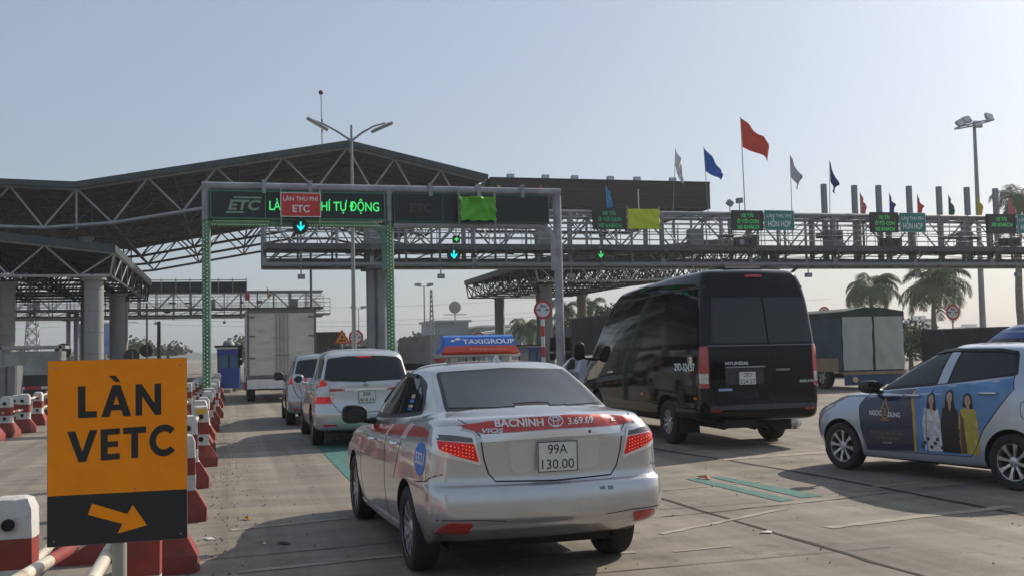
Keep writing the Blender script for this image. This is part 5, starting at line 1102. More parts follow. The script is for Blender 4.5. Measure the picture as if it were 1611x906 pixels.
GL = {'L': (.64, [[(0,0),(.62,0),(.62,.2),(.24,.2),(.24,1),(0,1)]]),
 'À': (1.02, [[(0,0),(.27,0),(.5,.68),(.5,1),(.37,1)],[(1,0),(.73,0),(.5,.68),(.5,1),(.63,1)][::-1],[(.338,.2),(.662,.2),(.602,.38),(.398,.38)],[(.24,1.30),(.47,1.30),(.64,1.10),(.47,1.10)]]),
 'N': (.86, [rect(0,0,.22,1),rect(.64,0,.86,1),[(.22,.98),(.22,.62),(.64,.02),(.64,.38)]]),
 'V': (1.0, [[(0,1),(.38,0),(.5,0),(.5,.32),(.26,1)],[(1,1),(.62,0),(.5,0),(.5,.32),(.74,1)][::-1]]),
 'E': (.64, [rect(0,0,.23,1),rect(.23,0,.64,.19),rect(.23,.41,.58,.59),rect(.23,.81,.64,1)]),
 'T': (.78, [rect(0,.8,.78,1),rect(.275,0,.505,.8)]),
 'C': (.92, [[(.5+.5*math.cos(a),.5+.52*math.sin(a)),(.5+.5*math.cos(b_),.5+.52*math.sin(b_)),(.5+.28*math.cos(b_),.5+.30*math.sin(b_)),(.5+.28*math.cos(a),.5+.30*math.sin(a))] for a, b_ in [(R(42+11.5*i),R(42+11.5*(i+1))) for i in range(24)]])}
def blocks(word, x0, z0, x1, h, gap=.14, skew=0):
    tot = sum(GL[c][0] for c in word)+gap*(len(word)-1); k = (x1-x0)/tot; x = 0; V, Fq = [], []
    for c in word:
        for p_ in GL[c][1]: Fq.append(list(range(len(V), len(V)+len(p_)))); V += [(x0+(x+a)*k, z0+c_*h+skew*(x+a)*k) for a, c_ in p_]
        x += GL[c][0]+gap
    return V, Fq
it = [blocks('LÀN', fx(.215), SZ+SH*.685, fx(.81), SH*.172, .12, .008), blocks('VETC', fx(.14), SZ+SH*.445, fx(.92), SH*.168, .11, .035)]
letters(t, 'lettering', it, sblk, ((0,-.003,0),(1,0,0),(0,0,1)), z=.002)
A_ = [(.30,.205),(.285,.165),(.515,.092),(.485,.045),(.70,.078),(.605,.205),(.55,.128),(.33,.215)]
A_ = [(.29,.168),(.325,.222),(.565,.160),(.61,.210),(.70,.082),(.49,.050),(.525,.108)]
A_ = [(.285,.163),(.315,.222),(.565,.155),(.605,.203),(.705,.088),(.495,.052),(.53,.103)]
letters(t, 'arrow', [([(fx(a), SZ+SH*c) for a, c in A_], [list(range(7))])], org, ((0,-.003,0),(1,0,0),(0,0,1)), z=.002)
b = MB(); b.tube((0.0,.045,0),(0.0,.045,SZ+SH*.9),.030,16); b.box((-.09,-.05,0),(.09,.14,.012)); b.build('pole', mat('rusty_pole', (.34,.32,.29), .6, .2, .2, 6, dirt=.8, dirtcol=(.20,.09,.04), dscale=6, stretch=(1,1,.4)), t, smooth=50)
b = MB()
for q in (.2,.75): b.box((-.06,.012,SZ+SH*q),(.06,.08,SZ+SH*q+.03))
b.build('clamp', steel, t)
b = MB()
for p_ in ((.62,.29),(.05,.96),(.95,.96),(.05,.03),(.95,.03)): b.tube((fx(p_[0]),-.006,SZ+SH*p_[1]),(fx(p_[0]),0,SZ+SH*p_[1]),.004,8)
tag(b.build('rivet', steel, t), kind='stuff')
# ------------------------------------------------------------------ lorries
tarp_d = mat('dark_tarpaulin', (.028,.032,.036), .8, 0, .3, 1.5, bump=.5, bscale=2.5, dirt=.5, dirtcol=(.06,.055,.05)); tarp_b = mat('blue_tarpaulin', (.045,.07,.10), .75, 0, .25, 1.5, bump=.5, bscale=2.5)
tarp_w = mat('pale_tarpaulin', (.40,.42,.39), .7, 0, .12, 1.2, bump=.9, bscale=1.6, dirt=.5, dirtcol=(.30,.30,.28), dscale=1.5); boxw = mat('box_white', (.55,.54,.47), .55, .05, .08, 1, dirt=.7, dirtcol=(.36,.34,.29), dscale=1.3, stretch=(1,1,3), bump=.4, bscale=1.2)
chass = mat('chassis', (.02,.02,.021), .8, 0, .3)
def lorry(name, x, y, yaw, label, w_, l_, h_, deck, side, kind, cabm, cab_h=2.2, cabbed=True):
    """rear face at local x=0, looking forward +x; kind: doors | tarp | plain"""
    t = vehicle(name, x, y, yaw, label, 'lorry'); hw = w_/2
    b = MB(); b.rbox((.0,-hw,deck),(l_,hw,h_),.05,0); o = b.build('cargo_body', side, t)
    b = MB(); b.box((.1,-hw*.55,.55),(l_+(1.7 if cabbed else 0),hw*.55,deck-.02)); b.box((-.02,-hw+.1,.42),(.06,hw-.1,.56)); b.tube((1.3,-hw+.2,.45),(1.3,hw-.2,.45),.09,8); b.build('chassis', chass, t)
    if cabbed: b = MB(); c = [(l_+.15,.55),(l_+.15,cab_h),(l_+1.1,cab_h),(l_+1.55,1.5),(l_+1.75,1.15),(l_+1.75,.45),(l_+.15,.45)]; b.prism(c, 1, -hw+.12, hw-.12); cb = b.build('cab', cabm, t)
    for s in (1,-1):
        if cabbed: b = MB(); b.box((l_+.35,s*(hw-.11)-.01,1.25),(l_+1.2,s*(hw-.11)+.01,cab_h-.2)); b.build('cab_window', glassm, t)
    wheels(t, [(1.3,hw-.02),(1.3,-hw+.02)]+([(l_+.8,hw-.06),(l_+.8,-hw+.06)] if cabbed else []), .42, .26, .24, 6, .04)
    for s in (1,-1):
        b = MB(); b.rbox((-.05,s*(hw-.28)-.15,deck-.22),(.0,s*(hw-.28)+.15,deck-.08),.02,0); b.build('taillight', tail_on if kind == 'doors' and s > 0 else tail_off, t)
        if cabbed: b = MB(); b.rbox((l_+1.45,s*(hw+.16)-.09,1.5),(l_+1.52,s*(hw+.16)+.09,1.95),.03,0); b.rbox((l_+1.45,s*(hw+.16)-.09,1.22),(l_+1.52,s*(hw+.16)+.09,1.44),.03,0); b.tube((l_+1.5,s*(hw-.1),1.9),(l_+1.5,s*(hw+.16),1.9),.02,6); b.build('wing_mirror', blackm, t)
    if kind == 'doors':
        fr = MB()
        for q in ((-hw,deck,-hw+.07,h_),(hw-.07,deck,hw,h_),(-hw+.07,h_-.08,hw-.07,h_),(-hw+.07,deck,hw-.07,deck+.10)): fr.box((-.035,q[0],q[1]),(-.002,q[2],q[3]))
        fr.build('rear_frame', mat('frame_grey', (.16,.16,.16), .5, .3), t)
        for s in (1,-1):
            n, k = 20, 34; v = []; y0, y1 = s*.015, s*(hw-.08); z0, z1 = deck+.12, h_-.10
            for j in range(k+1):
                for i in range(n+1):
                    yy, zz = y0+(y1-y0)*i/n, z0+(z1-z0)*j/k; e = math.sin(math.pi*i/n)*math.sin(math.pi*j/k)
                    v.append((-.022+.012*e*(math.sin(zz*7.5+s)*math.exp(-((i/n-.45)**2)*9)+.4*math.sin(zz*13+yy*6)), yy, zz))
            d = MB(); d.add(v, [(j*(n+1)+i, j*(n+1)+i+1, (j+1)*(n+1)+i+1, (j+1)*(n+1)+i) for j in range(k) for i in range(n)]); dr = d.build('rear_door', boxw, t, smooth=60)
            for q in (.07,.19): r_ = MB(); r_.tube((-.05,s*q,deck+.08),(-.05,s*q,h_-.06),.016,8); r_.box((-.07,s*q-.05,deck+.75),(-.04,s*q+.05,deck+.80)); r_.build('lock_rod', mat('zinc_rod', (.30,.29,.27), .4, .6), dr)
            for zz in (.3,.62,.9): r_ = MB(); zc = deck+(h_-deck)*zz; r_.box((-.045,min(s*(hw-.02),s*(hw-.27)),zc-.03),(-.026,max(s*(hw-.02),s*(hw-.27)),zc+.03)); r_.build('hinge', mat('frame_grey', (.16,.16,.16)), dr)
        b = MB(); b.box((-.06,-hw,deck-.34),(0,hw,deck-.02)); b.build('rear_sill', white, t)
    elif kind == 'tarp':
        b = MB(); b.prism([(-hw-.02,h_-.22),(-hw-.02,h_-.02),(-hw*.3,h_+.11),(hw*.2,h_+.13),(hw+.02,h_-.02),(hw+.02,h_-.22)], 0, -.04, l_+.04); b.build('roof_cover', mat('green_black_tarpaulin', (.03,.045,.042), .8, 0, .3, 2, bump=.4, bscale=2), t)
        for s in (1,-1):
            n, k = 14, 22; v = []
            for j in range(k+1):
                for i in range(n+1):
                    yy, zz = s*(.04+(hw-.08)*i/n), deck+.05+(h_-.24-deck)*j/k; v.append((-.05+.03*math.sin(i*.8+j*.35+s)*math.sin(j*.28), yy, zz))
            d = MB(); d.add(v, [(j*(n+1)+i, j*(n+1)+i+1, (j+1)*(n+1)+i+1, (j+1)*(n+1)+i) for j in range(k) for i in range(n)]); d.build('rear_flap', tarp_w, t, smooth=60)
        b = MB(); b.box((-.07,-.035,deck),(-.03,.035,h_-.2)); b.build('flap_strut', chass, t)
        b = MB(); b.box((.2,hw+.001,deck),(l_-.1,hw+.02,deck+.45)); b.box((-.09,-hw,deck-.10),(-.0,hw,deck)); b.build('side_board', mat('ochre_board', (.28,.20,.12), .7), t)
        b = MB(); b.box((-.08,-hw+.05,deck-.45),(-.02,hw-.05,deck-.11)); b.build('rear_panel', mat('lorry_blue', (.02,.06,.14), .5), t)
        b = MB(); b.lathe([(0,-.10),(.09,-.10),(.10,-.08),(.10,0)], (-.02,.78,deck-.27), 0, 18); b.build('round_lamp', mat('lamp_cream', (.7,.5,.3), .3, 0, .2), t, smooth=50)
    return t
p0, p1 = at(388,490,1,36.5), at(497,485,1,36.5)
lorry('box_lorry', (p0.x+p1.x)/2, 36.5, 0, 'tall white box lorry with two dented rear doors, ahead of the silver people carriers', p1.x-p0.x, 5.2, 3.10, .80, boxw, 'doors', mat('cab_white', (.5,.5,.5), .4))
lorry('covered_lorry', 20.9, 31, 0, 'lorry with pale tarpaulin rear flaps and a dark humped cover, right of the black van', 2.4, 4.8, 2.62, .60, tarp_b, 'tarp', mat('lorry_blue', (.02,.06,.14)))
lorry('covered_lorry', 11.15, 25.8, 0, 'dark tarpaulin-covered lorry between the tubular portal post and the front of the black van', 2.2, 4.6, 2.50, .8, tarp_d, 'plain', mat('cab_dark_blue', (.02,.03,.07), .4))
lorry('covered_trailer', 20.6, 23.4, 0, 'low trailer with a black cover seen over the roof of the wrapped hatchback', 2.2, 3.1, 1.90, .6, tarp_d, 'plain', mat('cab_dark_blue', (.02,.03,.07)), 1.45, False)
p0 = at(1583,519,1,24); t = vehicle('parked_car', 15.7, 17.0, 0, 'blue car whose roof with a painted highlight shows over the hatchback at the right edge', 'car')
V_, F_ = shell([a*np.array([1,1,1.22]) for a in hatch_loops()]); bb = bvh_of(V_, F_); bluep = paint('blue_car_paint', (.015,.04,.28), .3, .3); cut_body('body', V_, F_, [arch(0,.30,.34,.83), arch(2.425,.30,.34,.83)], bluep, t)
wheels(t, [(0,.805),(2.425,.795),(0,-.805),(2.425,-.795)], .293, .175, .20, 8, .030)
for s, vw in ((1,'left'),(-1,'right')): skin('side_window', bb, [rnd([(-.04,1.42),(.0,1.58),(1.2,1.58),(1.75,1.30)], .04)], vw, glassm, t, .004, .01, .05); skin('roof_highlight', bb, [rect(-.2,1.70,1.15,1.735)], vw, mat('pale_blue', (.3,.4,.6)), t, .006, .01, .05)  # pale strip along each roof side is a painted highlight
t = vehicle('saloon_car', 8.35, 22.9, 0, 'silver car glimpsed between the taxi roof and the front of the black van', 'car')
V_, F_ = shell([a*np.array([1,1,.93]) for a in hatch_loops()]); bb = bvh_of(V_, F_); cut_body('body', V_, F_, [arch(0,.29,.33,.83), arch(2.425,.29,.33,.83)], paint('mid_grey_car', (.22,.23,.25), .6, .3), t)
wheels(t, [(0,.805),(2.425,.795),(0,-.805),(2.425,-.795)], .285, .175, .20, 8, .030)
for s, vw in ((1,'left'),(-1,'right')): skin('side_window', bb, [rnd([(-.04,1.12),(.0,1.32),(1.2,1.32),(1.85,.98)], .04)], vw, glassm, t, .004, .01, .05)
skin('rear_window', bb, [rnd([(-.58,1.12),(-.50,1.32),(.50,1.32),(.58,1.12)], .05)], 'rear', glassm, t, .004, .01, .05)
def plain_car(x, y, yaw, label, paint_m, k=1.0):
    t = vehicle('distant_car', x, y, yaw, label, 'car')
    V_, F_ = shell([a*np.array([1,1,k]) for a in hatch_loops()]); bb = bvh_of(V_, F_); cut_body('body', V_, F_, [arch(0,.29,.33,.83), arch(2.425,.29,.33,.83)], paint_m, t)
    wheels(t, [(0,.805),(2.425,.795),(0,-.805),(2.425,-.795)], .285, .175, .20, 8, .02)
    for s, vw in ((1,'left'),(-1,'right')): skin('side_window', bb, [rnd([(-.04,1.2*k),(.0,1.42*k),(1.2,1.42*k),(1.85,1.05*k)], .04)], vw, glassm, t, .004, .01, .06); skin('taillight', bb, [rnd([(-.20,1.03),(-.45,1.06),(-.6,1.0),(-.6,.90),(-.42,.93)], .03)], vw, tail_off, t, .012, .01, .06)
    skin('rear_window', bb, [rnd([(-.58,1.2*k),(-.50,1.42*k),(.50,1.42*k),(.58,1.2*k)], .05)], 'rear', glassm, t, .004, .01, .06)
plain_car(-3.3, 56, .0, 'dark car far ahead left of the domed blue booth', paint('dark_blue_car', (.02,.03,.06), .3, .3))
plain_car(13.8, 38, 0, 'grey car far ahead behind the striped sign pole', silverd); plain_car(-3.0, 40, 0.02, 'red-brown car beyond the barrier lines left of the booth', paint('maroon_car', (.10,.02,.02), .3, .3))
t = lorry('container_lorry', 11.4, 55, 0, 'grey container lorry in the next lane, behind the left end of the taxi roof sign', 2.3, 10.5, 2.50, .9, mat('container_grey', (.40,.38,.36), .7, 0, .15, 1, bump=.3, bscale=5, dirt=.5, dirtcol=(.16,.14,.12)), 'plain', mat('cab_dark_blue', (.02,.03,.07)))
b = MB(); b.box((-.12,-.2,1.05),(-.06,.9,1.35)); b.build('red_tail_panel', tail_off, t)
b = MB(); b.path([(-.3,-.3,.9),(-.3,-.3,1.6),(-.3,-.7,1.9),(-.3,-.9,2.35),(-.3,-1.3,2.35),(-.3,-1.3,1.5)], .05, 8); b.build('crane_pipe', mat('dark_red_pipe', (.15,.04,.04), .6), t)
t = lorry('distant_lorry', 6.5, 75, 0, 'small dark box lorry far ahead, right of the tall white box lorry', 2.1, 4, 3.15, 1.0, mat('olive_grey_box', (.10,.105,.10), .7), 'plain', mat('cab_white', (.5,.5,.5)))
# ------------------------------------------------------------------ booths
bblue = mat('booth_blue', (.02,.06,.26), .4, 0, .15, 2, coat=.3); bglass = mat('booth_glass', (.05,.14,.22), .12, 0, .2, 1.5)
isl = mat('island_concrete', (.24,.23,.21), .85, 0, .15, 2, dirt=.5, dirtcol=(.12,.11,.10))
def booth(x, y, w_, d_, h_, label, dome=False, rail=True):
    t = empty('toll_booth', (x, y, 0), 0, label, 'toll booth'); hw, hd = w_/2, d_/2
    b = MB(); b.rbox((-hw,-hd,.15),(hw,hd,h_*.52),.06,2); b.build('lower_panel', bblue, t)
    b = MB(); b.box((-hw+.04,-hd+.04,h_*.52),(hw-.04,hd-.04,h_*.80)); b.build('window', bglass, t)
    b = MB()
    for sx in (-1,1):
        for sy in (-1,1): b.box((sx*hw-(.06 if sx > 0 else 0),sy*hd-(.06 if sy > 0 else 0),h_*.52),(sx*hw+(.06 if sx < 0 else 0),sy*hd+(.06 if sy < 0 else 0),h_*.80))
    b.box((-.03,-hd-.004,h_*.52),(.03,-hd+.06,h_*.80)); b.build('window_frame', blackm, t)
    b = MB(); b.rbox((-hw-.02,-hd-.02,h_*.80),(hw+.02,hd+.02,h_*.93),.05,2); b.build('fascia', mat('booth_blue_fascia', (.03,.06,.30), .4), t)
    b = MB(); b.box((-hw-.06,-hd-.08,h_*.93),(hw+.06,hd+.08,h_*.97)); b.build('white_band', white, t)
    b = MB(); b.rbox((-hw-.12,-hd-.15,h_*.97),(hw+.12,hd+.15,h_*1.01),.03,2); b.build('roof', mat('dark_roof', (.03,.03,.032), .6), t)
    if dome: b = MB(); b.lathe([(.28,0),(.26,.10),(.18,.2),(0,.26)], (0,0,h_*1.01), 2, 18); b.build('dome', mat('dome_grey', (.25,.24,.23), .5), t, smooth=60)
    return t
def island(x, y0, y1, w_=1.1):
    b = MB(); b.rbox((x-w_/2,y0,0),(x+w_/2,y1,.15),.1,2); tag(b.build('kerb', isl), kind='structure')
island(-.55, 47.5, 70, 1.3); island(5.0, 50, 70, 1.0); island(9.0, 52, 66, .9); island(17.6, 56, 78, 1.6); island(-6, 44, 66, 1.8)
booth(-.05, 50, 1.0, 2.2, 2.05, 'blue toll booth with a domed roof lamp behind the green-lit portal post', True)
booth(6.1, 62, .9, 2, 1.95, 'small blue booth right of the white box lorry, under the triangular sign'); booth(7.3, 62, .8, 2, 1.95, 'small blue booth right of its twin, under the round sign crossed by the lamp pole')
booth(12.2, 56, 1.0, 2, 2.0, 'blue booth just left of the taxi roof sign'); booth(17.3, 60, 1.0, 2.2, 1.85, 'blue booth with white top between the taxi roof sign and the striped sign pole')
def striped(x, y, h_, r, t=None, n=5, name='pole'):
    a, c = MB(), MB()
    for k in range(n): (a if k % 2 == 0 else c).tube((x,y,h_*k/n),(x,y,h_*(k+1)/n),r,12)
    return a.build(name, signred, t, t is not None), c.build(name, white, t, t is not None)
t = empty('striped_post', (.72, 50.2, 0), 0, 'red and white striped post beside the domed blue booth', 'post'); striped(.72, 50.2, 2.15, .09, t, 6)
def round_sign(u, v, Y, rad, label, kind='width', txt=None, post='plain'):
    p = at(u, v, 1, Y); t = empty('road_sign', (p.x, Y, 0), 0, label, 'road sign')
    if kind == 'tri':
        k = rad; tri = lambda s: [(-s*1.0,-s*.62),(s*1.0,-s*.62),(0,s*1.12)]
        b = MB(); b.prism([(p.x+a, p.z+c) for a, c in rnd(tri(k),.08)], 1, Y-.02, Y); b.build('border', mat('sign_orange_red_dark', (.45,.05,.02), .5), t, True)
        b = MB(); b.prism([(p.x+a, p.z+c) for a, c in rnd(tri(k*.76),.05)], 1, Y-.026, Y-.019); b.build('face', mat('sign_amber', (.75,.30,.02), .5), t, True)
        b = MB(); b.prism([(p.x+a, p.z+c) for a, c in rect(-k*.42,-k*.34,k*.42,-k*.18)], 1, Y-.031, Y-.025); b.prism([(p.x+a, p.z+c) for a, c in rect(-k*.06,-k*.1,k*.1,k*.35)], 1, Y-.031, Y-.025); b.build('symbol', black_t, t, True)
    else:
        b = MB(); b.lathe([(0,-.012),(rad,-.012),(rad,.012),(0,.012)], (p.x,Y,p.z), 1, 36); b.build('rim_disc', signred, t, True)
        b = MB(); b.lathe([(0,-.018),(rad*.76,-.018),(rad*.76,-.011)], (p.x,Y,p.z), 1, 36); b.build('face', white, t, True)
        b = MB()
        for s in (1,-1): b.prism([(p.x+s*a*rad, p.z+c*rad) for a, c in ((.70,-.06),(.42,-.06),(.42,-.14),(.24,-.0),(.42,.14),(.42,.06),(.70,.06))], 1, Y-.023, Y-.017)
        b.build('symbol', black_t, t, True)
        letters(t, 'lettering', [text_box(txt or '3m', p.x-rad*.28-p.x, p.z+rad*.26, p.x+rad*.28-p.x, rad*.3, .03)], black_t, ((0,-.018,0),(1,0,0),(0,0,1)), z=.004)
    if post == 'striped': striped(p.x, Y+.06, p.z+rad*.5, .06, t, 9)
    else: b = MB(); b.tube((p.x,Y+.05,0),(p.x,Y+.05,p.z+rad*.5),.04,8); b.build('pole', steel, t, True)
    return t
round_sign(854, 487, 32, .30, 'round red-rimmed width-limit sign on a red and white striped pole by the concrete column', txt='3m', post='striped')
round_sign(560, 530, 52, .36, 'round width-limit sign partly hidden by the lamp pole, above the rear people carrier roof'); round_sign(538, 532, 50.5, .40, 'orange triangular warning sign with red border left of the round sign', 'tri')
round_sign(753, 533, 62, .42, 'round red-rimmed sign just peeking over the taxi roof sign'); round_sign(1297, 492, 58, .40, 'round sign rising behind the roof of the tarpaulin lorry')
round_sign(1499, 491, 50, .44, 'round width-limit sign in front of the palm at right', txt='3m')
for u, v, Y in ((99,552,58),(207,560,58),(230,551,70)):
    p = at(u, v, 1, Y); t = empty('road_sign', (p.x, Y, 0), 0, {99:'grey back of a round sign behind the top left corner of the orange sign',207:'grey back of a low round sign above the right half of the orange sign',230:'grey back of a round sign on a tall pole right of the orange sign'}[u], 'road sign')
    b = MB(); b.lathe([(0,-.01),(.40,-.01),(.40,.01),(0,.01)], (p.x,Y,p.z), 1, 30); b.box((p.x-.3,Y-.03,p.z-.03),(p.x+.3,Y-.01,p.z+.03)); b.build('sign_back', mat('sign_back_dark', (.10,.09,.085), .6), t, True)
    b = MB(); b.tube((p.x+.05,Y-.05,0),(p.x+.05,Y-.05,p.z+(3 if u == 230 else .3)),.06,8); b.build('pole', steel, t, True)
# left side: booths, boom
t = empty('toll_booth', (-9.0, 46.5, 0), 0, 'glazed booth with a red and white frame left of the orange sign', 'toll booth')
b = MB(); b.box((-8.9+.0,46,.2),(-6.6,48,1.0)); b.build('lower_panel', mat('dark_panel', (.03,.03,.03), .6), t, True)
b = MB(); b.box((-8.8,46.02,1.0),(-6.7,47.9,1.95)); b.build('window', mat('booth_glass_pale', (.28,.30,.28), .2, 0, .3, 1.5), t, True)
b = MB()
for x in (-8.92,-6.7): b.box((x,45.9,.1),(x+.1,46.0,2.15))
b.box((-8.92,45.9,2.05),(-6.6,48.1,2.18)); b.build('frame', mat('frame_light_grey', (.33,.32,.31), .6), t, True)
t = empty('barrier_cabinet', (-9.6, 45.6, 0), 0, 'narrow cabinet with an orange-yellow panel beside the glazed booth at far left', 'cabinet')
b = MB(); b.rbox((-9.85,45.5,0),(-9.35,46.0,2.0),.05,2); b.build('housing', mat('dark_red_panel', (.10,.02,.015), .6), t, True)
b = MB(); b.rbox((-9.62,45.46,.7),(-9.35,45.5,1.75),.03,1); b.build('yellow_panel', mat('yellow_panel', (.75,.32,.03), .5, 0, .4, 5, emit=.15), t, True)
p, q = at(5,611,1,43), at(76,609,1,43); t = empty('boom_gate', (p.x-1, 43, 0), 0, 'red and white striped boom bar level across the far left lane', 'boom gate')
a, c = MB(), MB()
for k in range(7): x0 = p.x-1+(q.x+1.5-p.x+1)*k/7; x1 = p.x-1+(q.x+1.5-p.x+1)*(k+1)/7; (a if k % 2 else c).box((x0,42.97,p.z-.05),(x1,43.03,p.z+.05))
a.build('red_section', signred, t, True); c.build('white_section', white, t, True); b = MB(); b.rbox((p.x-1.3,42.8,0),(p.x-.95,43.2,1.1),.04,2); b.build('motor_housing', mat('dark_red_panel', (.10,.02,.015)), t, True)
for i, (u0, u1, vt) in enumerate(((-12,9,577),(10,26,575))):
    p, q = at(u0,vt,1,40), at(u1,640,1,40); b = MB(); b.rbox((p.x,40,0),(q.x,41.2,p.z),.06,2); tag(b.build('equipment_cabinet', mat('cabinet_grey', (.17,.175,.18), .6, .1, .15, 2), world=True, fix=True), ['grey cabinet cut by the left edge of the photo','narrow grey cabinet beside the one at the left edge'][i], 'cabinet')
# ------------------------------------------------------------------ lamps and masts
t = empty('street_lamp', (4.55, 40, 0), 0, 'double-armed street lamp rising in front of the pitched canopy roof', 'street lamp')
b = MB(); b.tube((4.55,40,0),(4.55,40,10.3),.10,12,.045); b.box((4.35,39.8,0),(4.75,40.2,.08)); b.build('pole', steel, t, True, smooth=50)
for s, tip, pt in ((-1,(484,186),[(553,222),(530,207),(510,196),(492,189)]), (1,(618,195),[(553,222),(570,209),(588,199),(606,194)])):
    P = [at(*q, 1, 40) for q in pt]; b = MB(); b.path([(q.x,40,q.z) for q in P], [.045,.04,.035,.03], 8); arm = b.build('arm', steel, t, True, smooth=60)
    a0, a1 = (at(483,186,1,39.9), at(516,205,1,39.9)) if s < 0 else (at(617,194,1,39.9), at(585,208,1,39.9)); d = (a1-a0); mb = MB(); ang = math.atan2(d.z, d.x)
    M = Matrix.Translation(Vector((a0.x,39.9,a0.z))) @ Matrix.Rotation(-ang, 4, 'Y'); mb.rbox((0,-.12,-.05),(d.length,.12,.05),.03,0); mb.xf(M); mb.build('lamp_head', mat('lamp_grey', (.25,.26,.27)), t, True)
    mb = MB(); mb.box((.1,-.09,-.062),(d.length-.1,.09,-.052)); mb.xf(M); mb.build('lamp_glass', clear_l, t, True)
t = empty('lamp_mast', (69.3, 85, 0), 0, 'tall floodlight mast with a ring of lamps, rising behind the gantry at right', 'street lamp')
b = MB(); b.tube((69.35,85,0),(69.5,85,22.3),.32,12,.15); b.build('pole', steel, t, True, smooth=50)
b = MB(); n = 24
for k in range(n): a0, a1 = 2*math.pi*k/n, 2*math.pi*(k+1)/n; b.tube((69.5+1.75*math.cos(a0),85+1.75*math.sin(a0),22.3+.35*math.cos(a0)),(69.5+1.75*math.cos(a1),85+1.75*math.sin(a1),22.3+.35*math.cos(a1)),.08,6)
for k in range(4): a0 = math.pi*k/2+.4; b.tube((69.5,85,22.1),(69.5+1.75*math.cos(a0),85+1.75*math.sin(a0),22.3+.35*math.cos(a0)),.05,6)
b.build('lamp_ring', steel, t, True)
for (u, v, tl_) in ((1521,189,-.5),(1556,184,.3),(1511,194,-.9),(1538,196,0)):
    p = at(u, v, 1, 84.4); b = MB(); b.rbox((-.42,-.1,-.35),(.42,.12,.35),.06,1); b.xf(Matrix.Translation((p.x,84.4,p.z)) @ Matrix.Rotation(tl_*.5, 4, 'Y') @ Matrix.Rotation(-.5, 4, 'X')); h = b.build('lamp_head', mat('lamp_grey', (.25,.26,.27)), t, True)
    b = MB(); b.box((-.34,-.115,-.28),(.34,-.102,.28)); b.xf(Matrix.Translation((p.x,84.4,p.z)) @ Matrix.Rotation(tl_*.5, 4, 'Y') @ Matrix.Rotation(-.5, 4, 'X')); b.build('lamp_glass', clear_l, t, True)
def twin(u, v, Y, label, sp=1.4, r=.12):
    p = at(u, v, 1, Y); t = empty('lamp_mast', (p.x, Y, 0), 0, label, 'street lamp')
    b = MB(); b.tube((p.x,Y,0),(p.x,Y,p.z),r*1.4,8,r*.7); b.tube((p.x-sp,Y,p.z+.05),(p.x+sp,Y,p.z+.05),r*.5,6); b.build('pole', steel, t, True)
    for s in (-1,1): b = MB(); b.rbox((p.x+s*sp-.45,Y-.3,p.z+.1),(p.x+s*sp+.45,Y+.3,p.z+.5),.1,1); b.build('lamp_head', mat('lamp_grey', (.25,.26,.27)), t, True)
twin(667, 451, 150, 'distant twin-headed lamp mast left of the low grey buildings', .9); twin(564, 486, 170, 'faint distant twin-headed lamp mast just right of the double-armed lamp pole', .8, .09)
p = at(1156,322,1,60); t = empty('floodlight_pair', (p.x, 58, 6.0), 0, 'pair of small floodlights standing over the lane board above the van', 'floodlight')
for u, v, a in ((1148,320,.6),(1163,316,-.1)):
    q = at(u, v, 1, GY+1.2); b = MB(); b.rbox((-.16,-.1,-.13),(.16,.08,.13),.03,1); b.xf(Matrix.Translation((q.x,GY+1.2,q.z)) @ Matrix.Rotation(a, 4, 'Y')); b.build('lamp_housing', mat('lamp_grey', (.25,.26,.27)), t, True)
    b = MB(); b.tube((q.x,GY+1.2,7.9),(q.x,GY+1.2,q.z),.025,6); b.build('bracket', steel, t, True)
t = empty('lightning_rod', (5.33, 62, 13.3), 0, 'thin lightning rod with a ball tip on the canopy ridge', 'antenna')
b = MB(); b.tube((5.33,62,13.2),(5.29,62,16.9),.035,6,.025); b.tube((5.33,62,14.6),(5.33,62,15.4),.06,6); b.build('rod', steel, t, True)
b = MB(); b.lathe([(0,-.15),(.11,-.1),(.15,0),(.11,.1),(0,.15)], (5.29,62,17.0), 2, 12); b.build('ball', mat('dark_red_pipe', (.15,.04,.04)), t, True)
p, q = at(489,417,1,98), at(489,500,1,98); t = empty('pole', (p.x, 98, 0), 0, 'thin dark pole rising behind the white box lorry to the gantry', 'pole'); t.name = 'thin_pole'; b = MB(); b.tube((p.x,98,0),(p.x,98,p.z+1.5),.12,8); b.build('shaft', trussm, t, True)
for i, (u, Y, top) in enumerate(((250,80,505),(478,66,505))):
    p = at(u, top, 1, Y); b = MB(); b.tube((p.x,Y,0),(p.x,Y,p.z),.16,10,.12); tag(b.build('lamp_post', trussm, world=True), ['thin grey post between the orange sign and the green-lit post','thin post hidden mostly by the white box lorry'][i], 'pole')
# ------------------------------------------------------------------ buildings far off
def building(x, y, w_, d_, h_, m, label, roof=None, wins=(), name='building'):
    t = empty(name, (x, y, 0), 0, label, 'building')
    b = MB(); b.box((x-w_/2,y,0),(x+w_/2,y+d_,h_)); b.build('wall', m, t, True)
    b = MB(); b.box((x-w_/2-.4,y-.8,h_),(x+w_/2+.4,y+d_+.4,h_+.35)); b.build('roof', roof or mat('roof_pale', (.5,.5,.5), .7), t, True)
    for (fx_, z0, z1, n, ww) in wins:
        for k in range(n): b = MB(); cx = x-w_/2+w_*(k+.5)/n; b.box((cx-ww/2,y-.06,z0),(cx+ww/2,y-.003,z1)); b.build('window', mat('far_glass', (.06,.10,.13), .2), t, True)
    return t
building(37.2, 180, 6.6, 10, 6.7, mat('wall_bluegrey', (.22,.27,.30), .8), 'blue-grey flat block at the left end of the low building', mat('roof_grey', (.3,.31,.32), .7), ((0,2.2,4.2,3,1.2),))
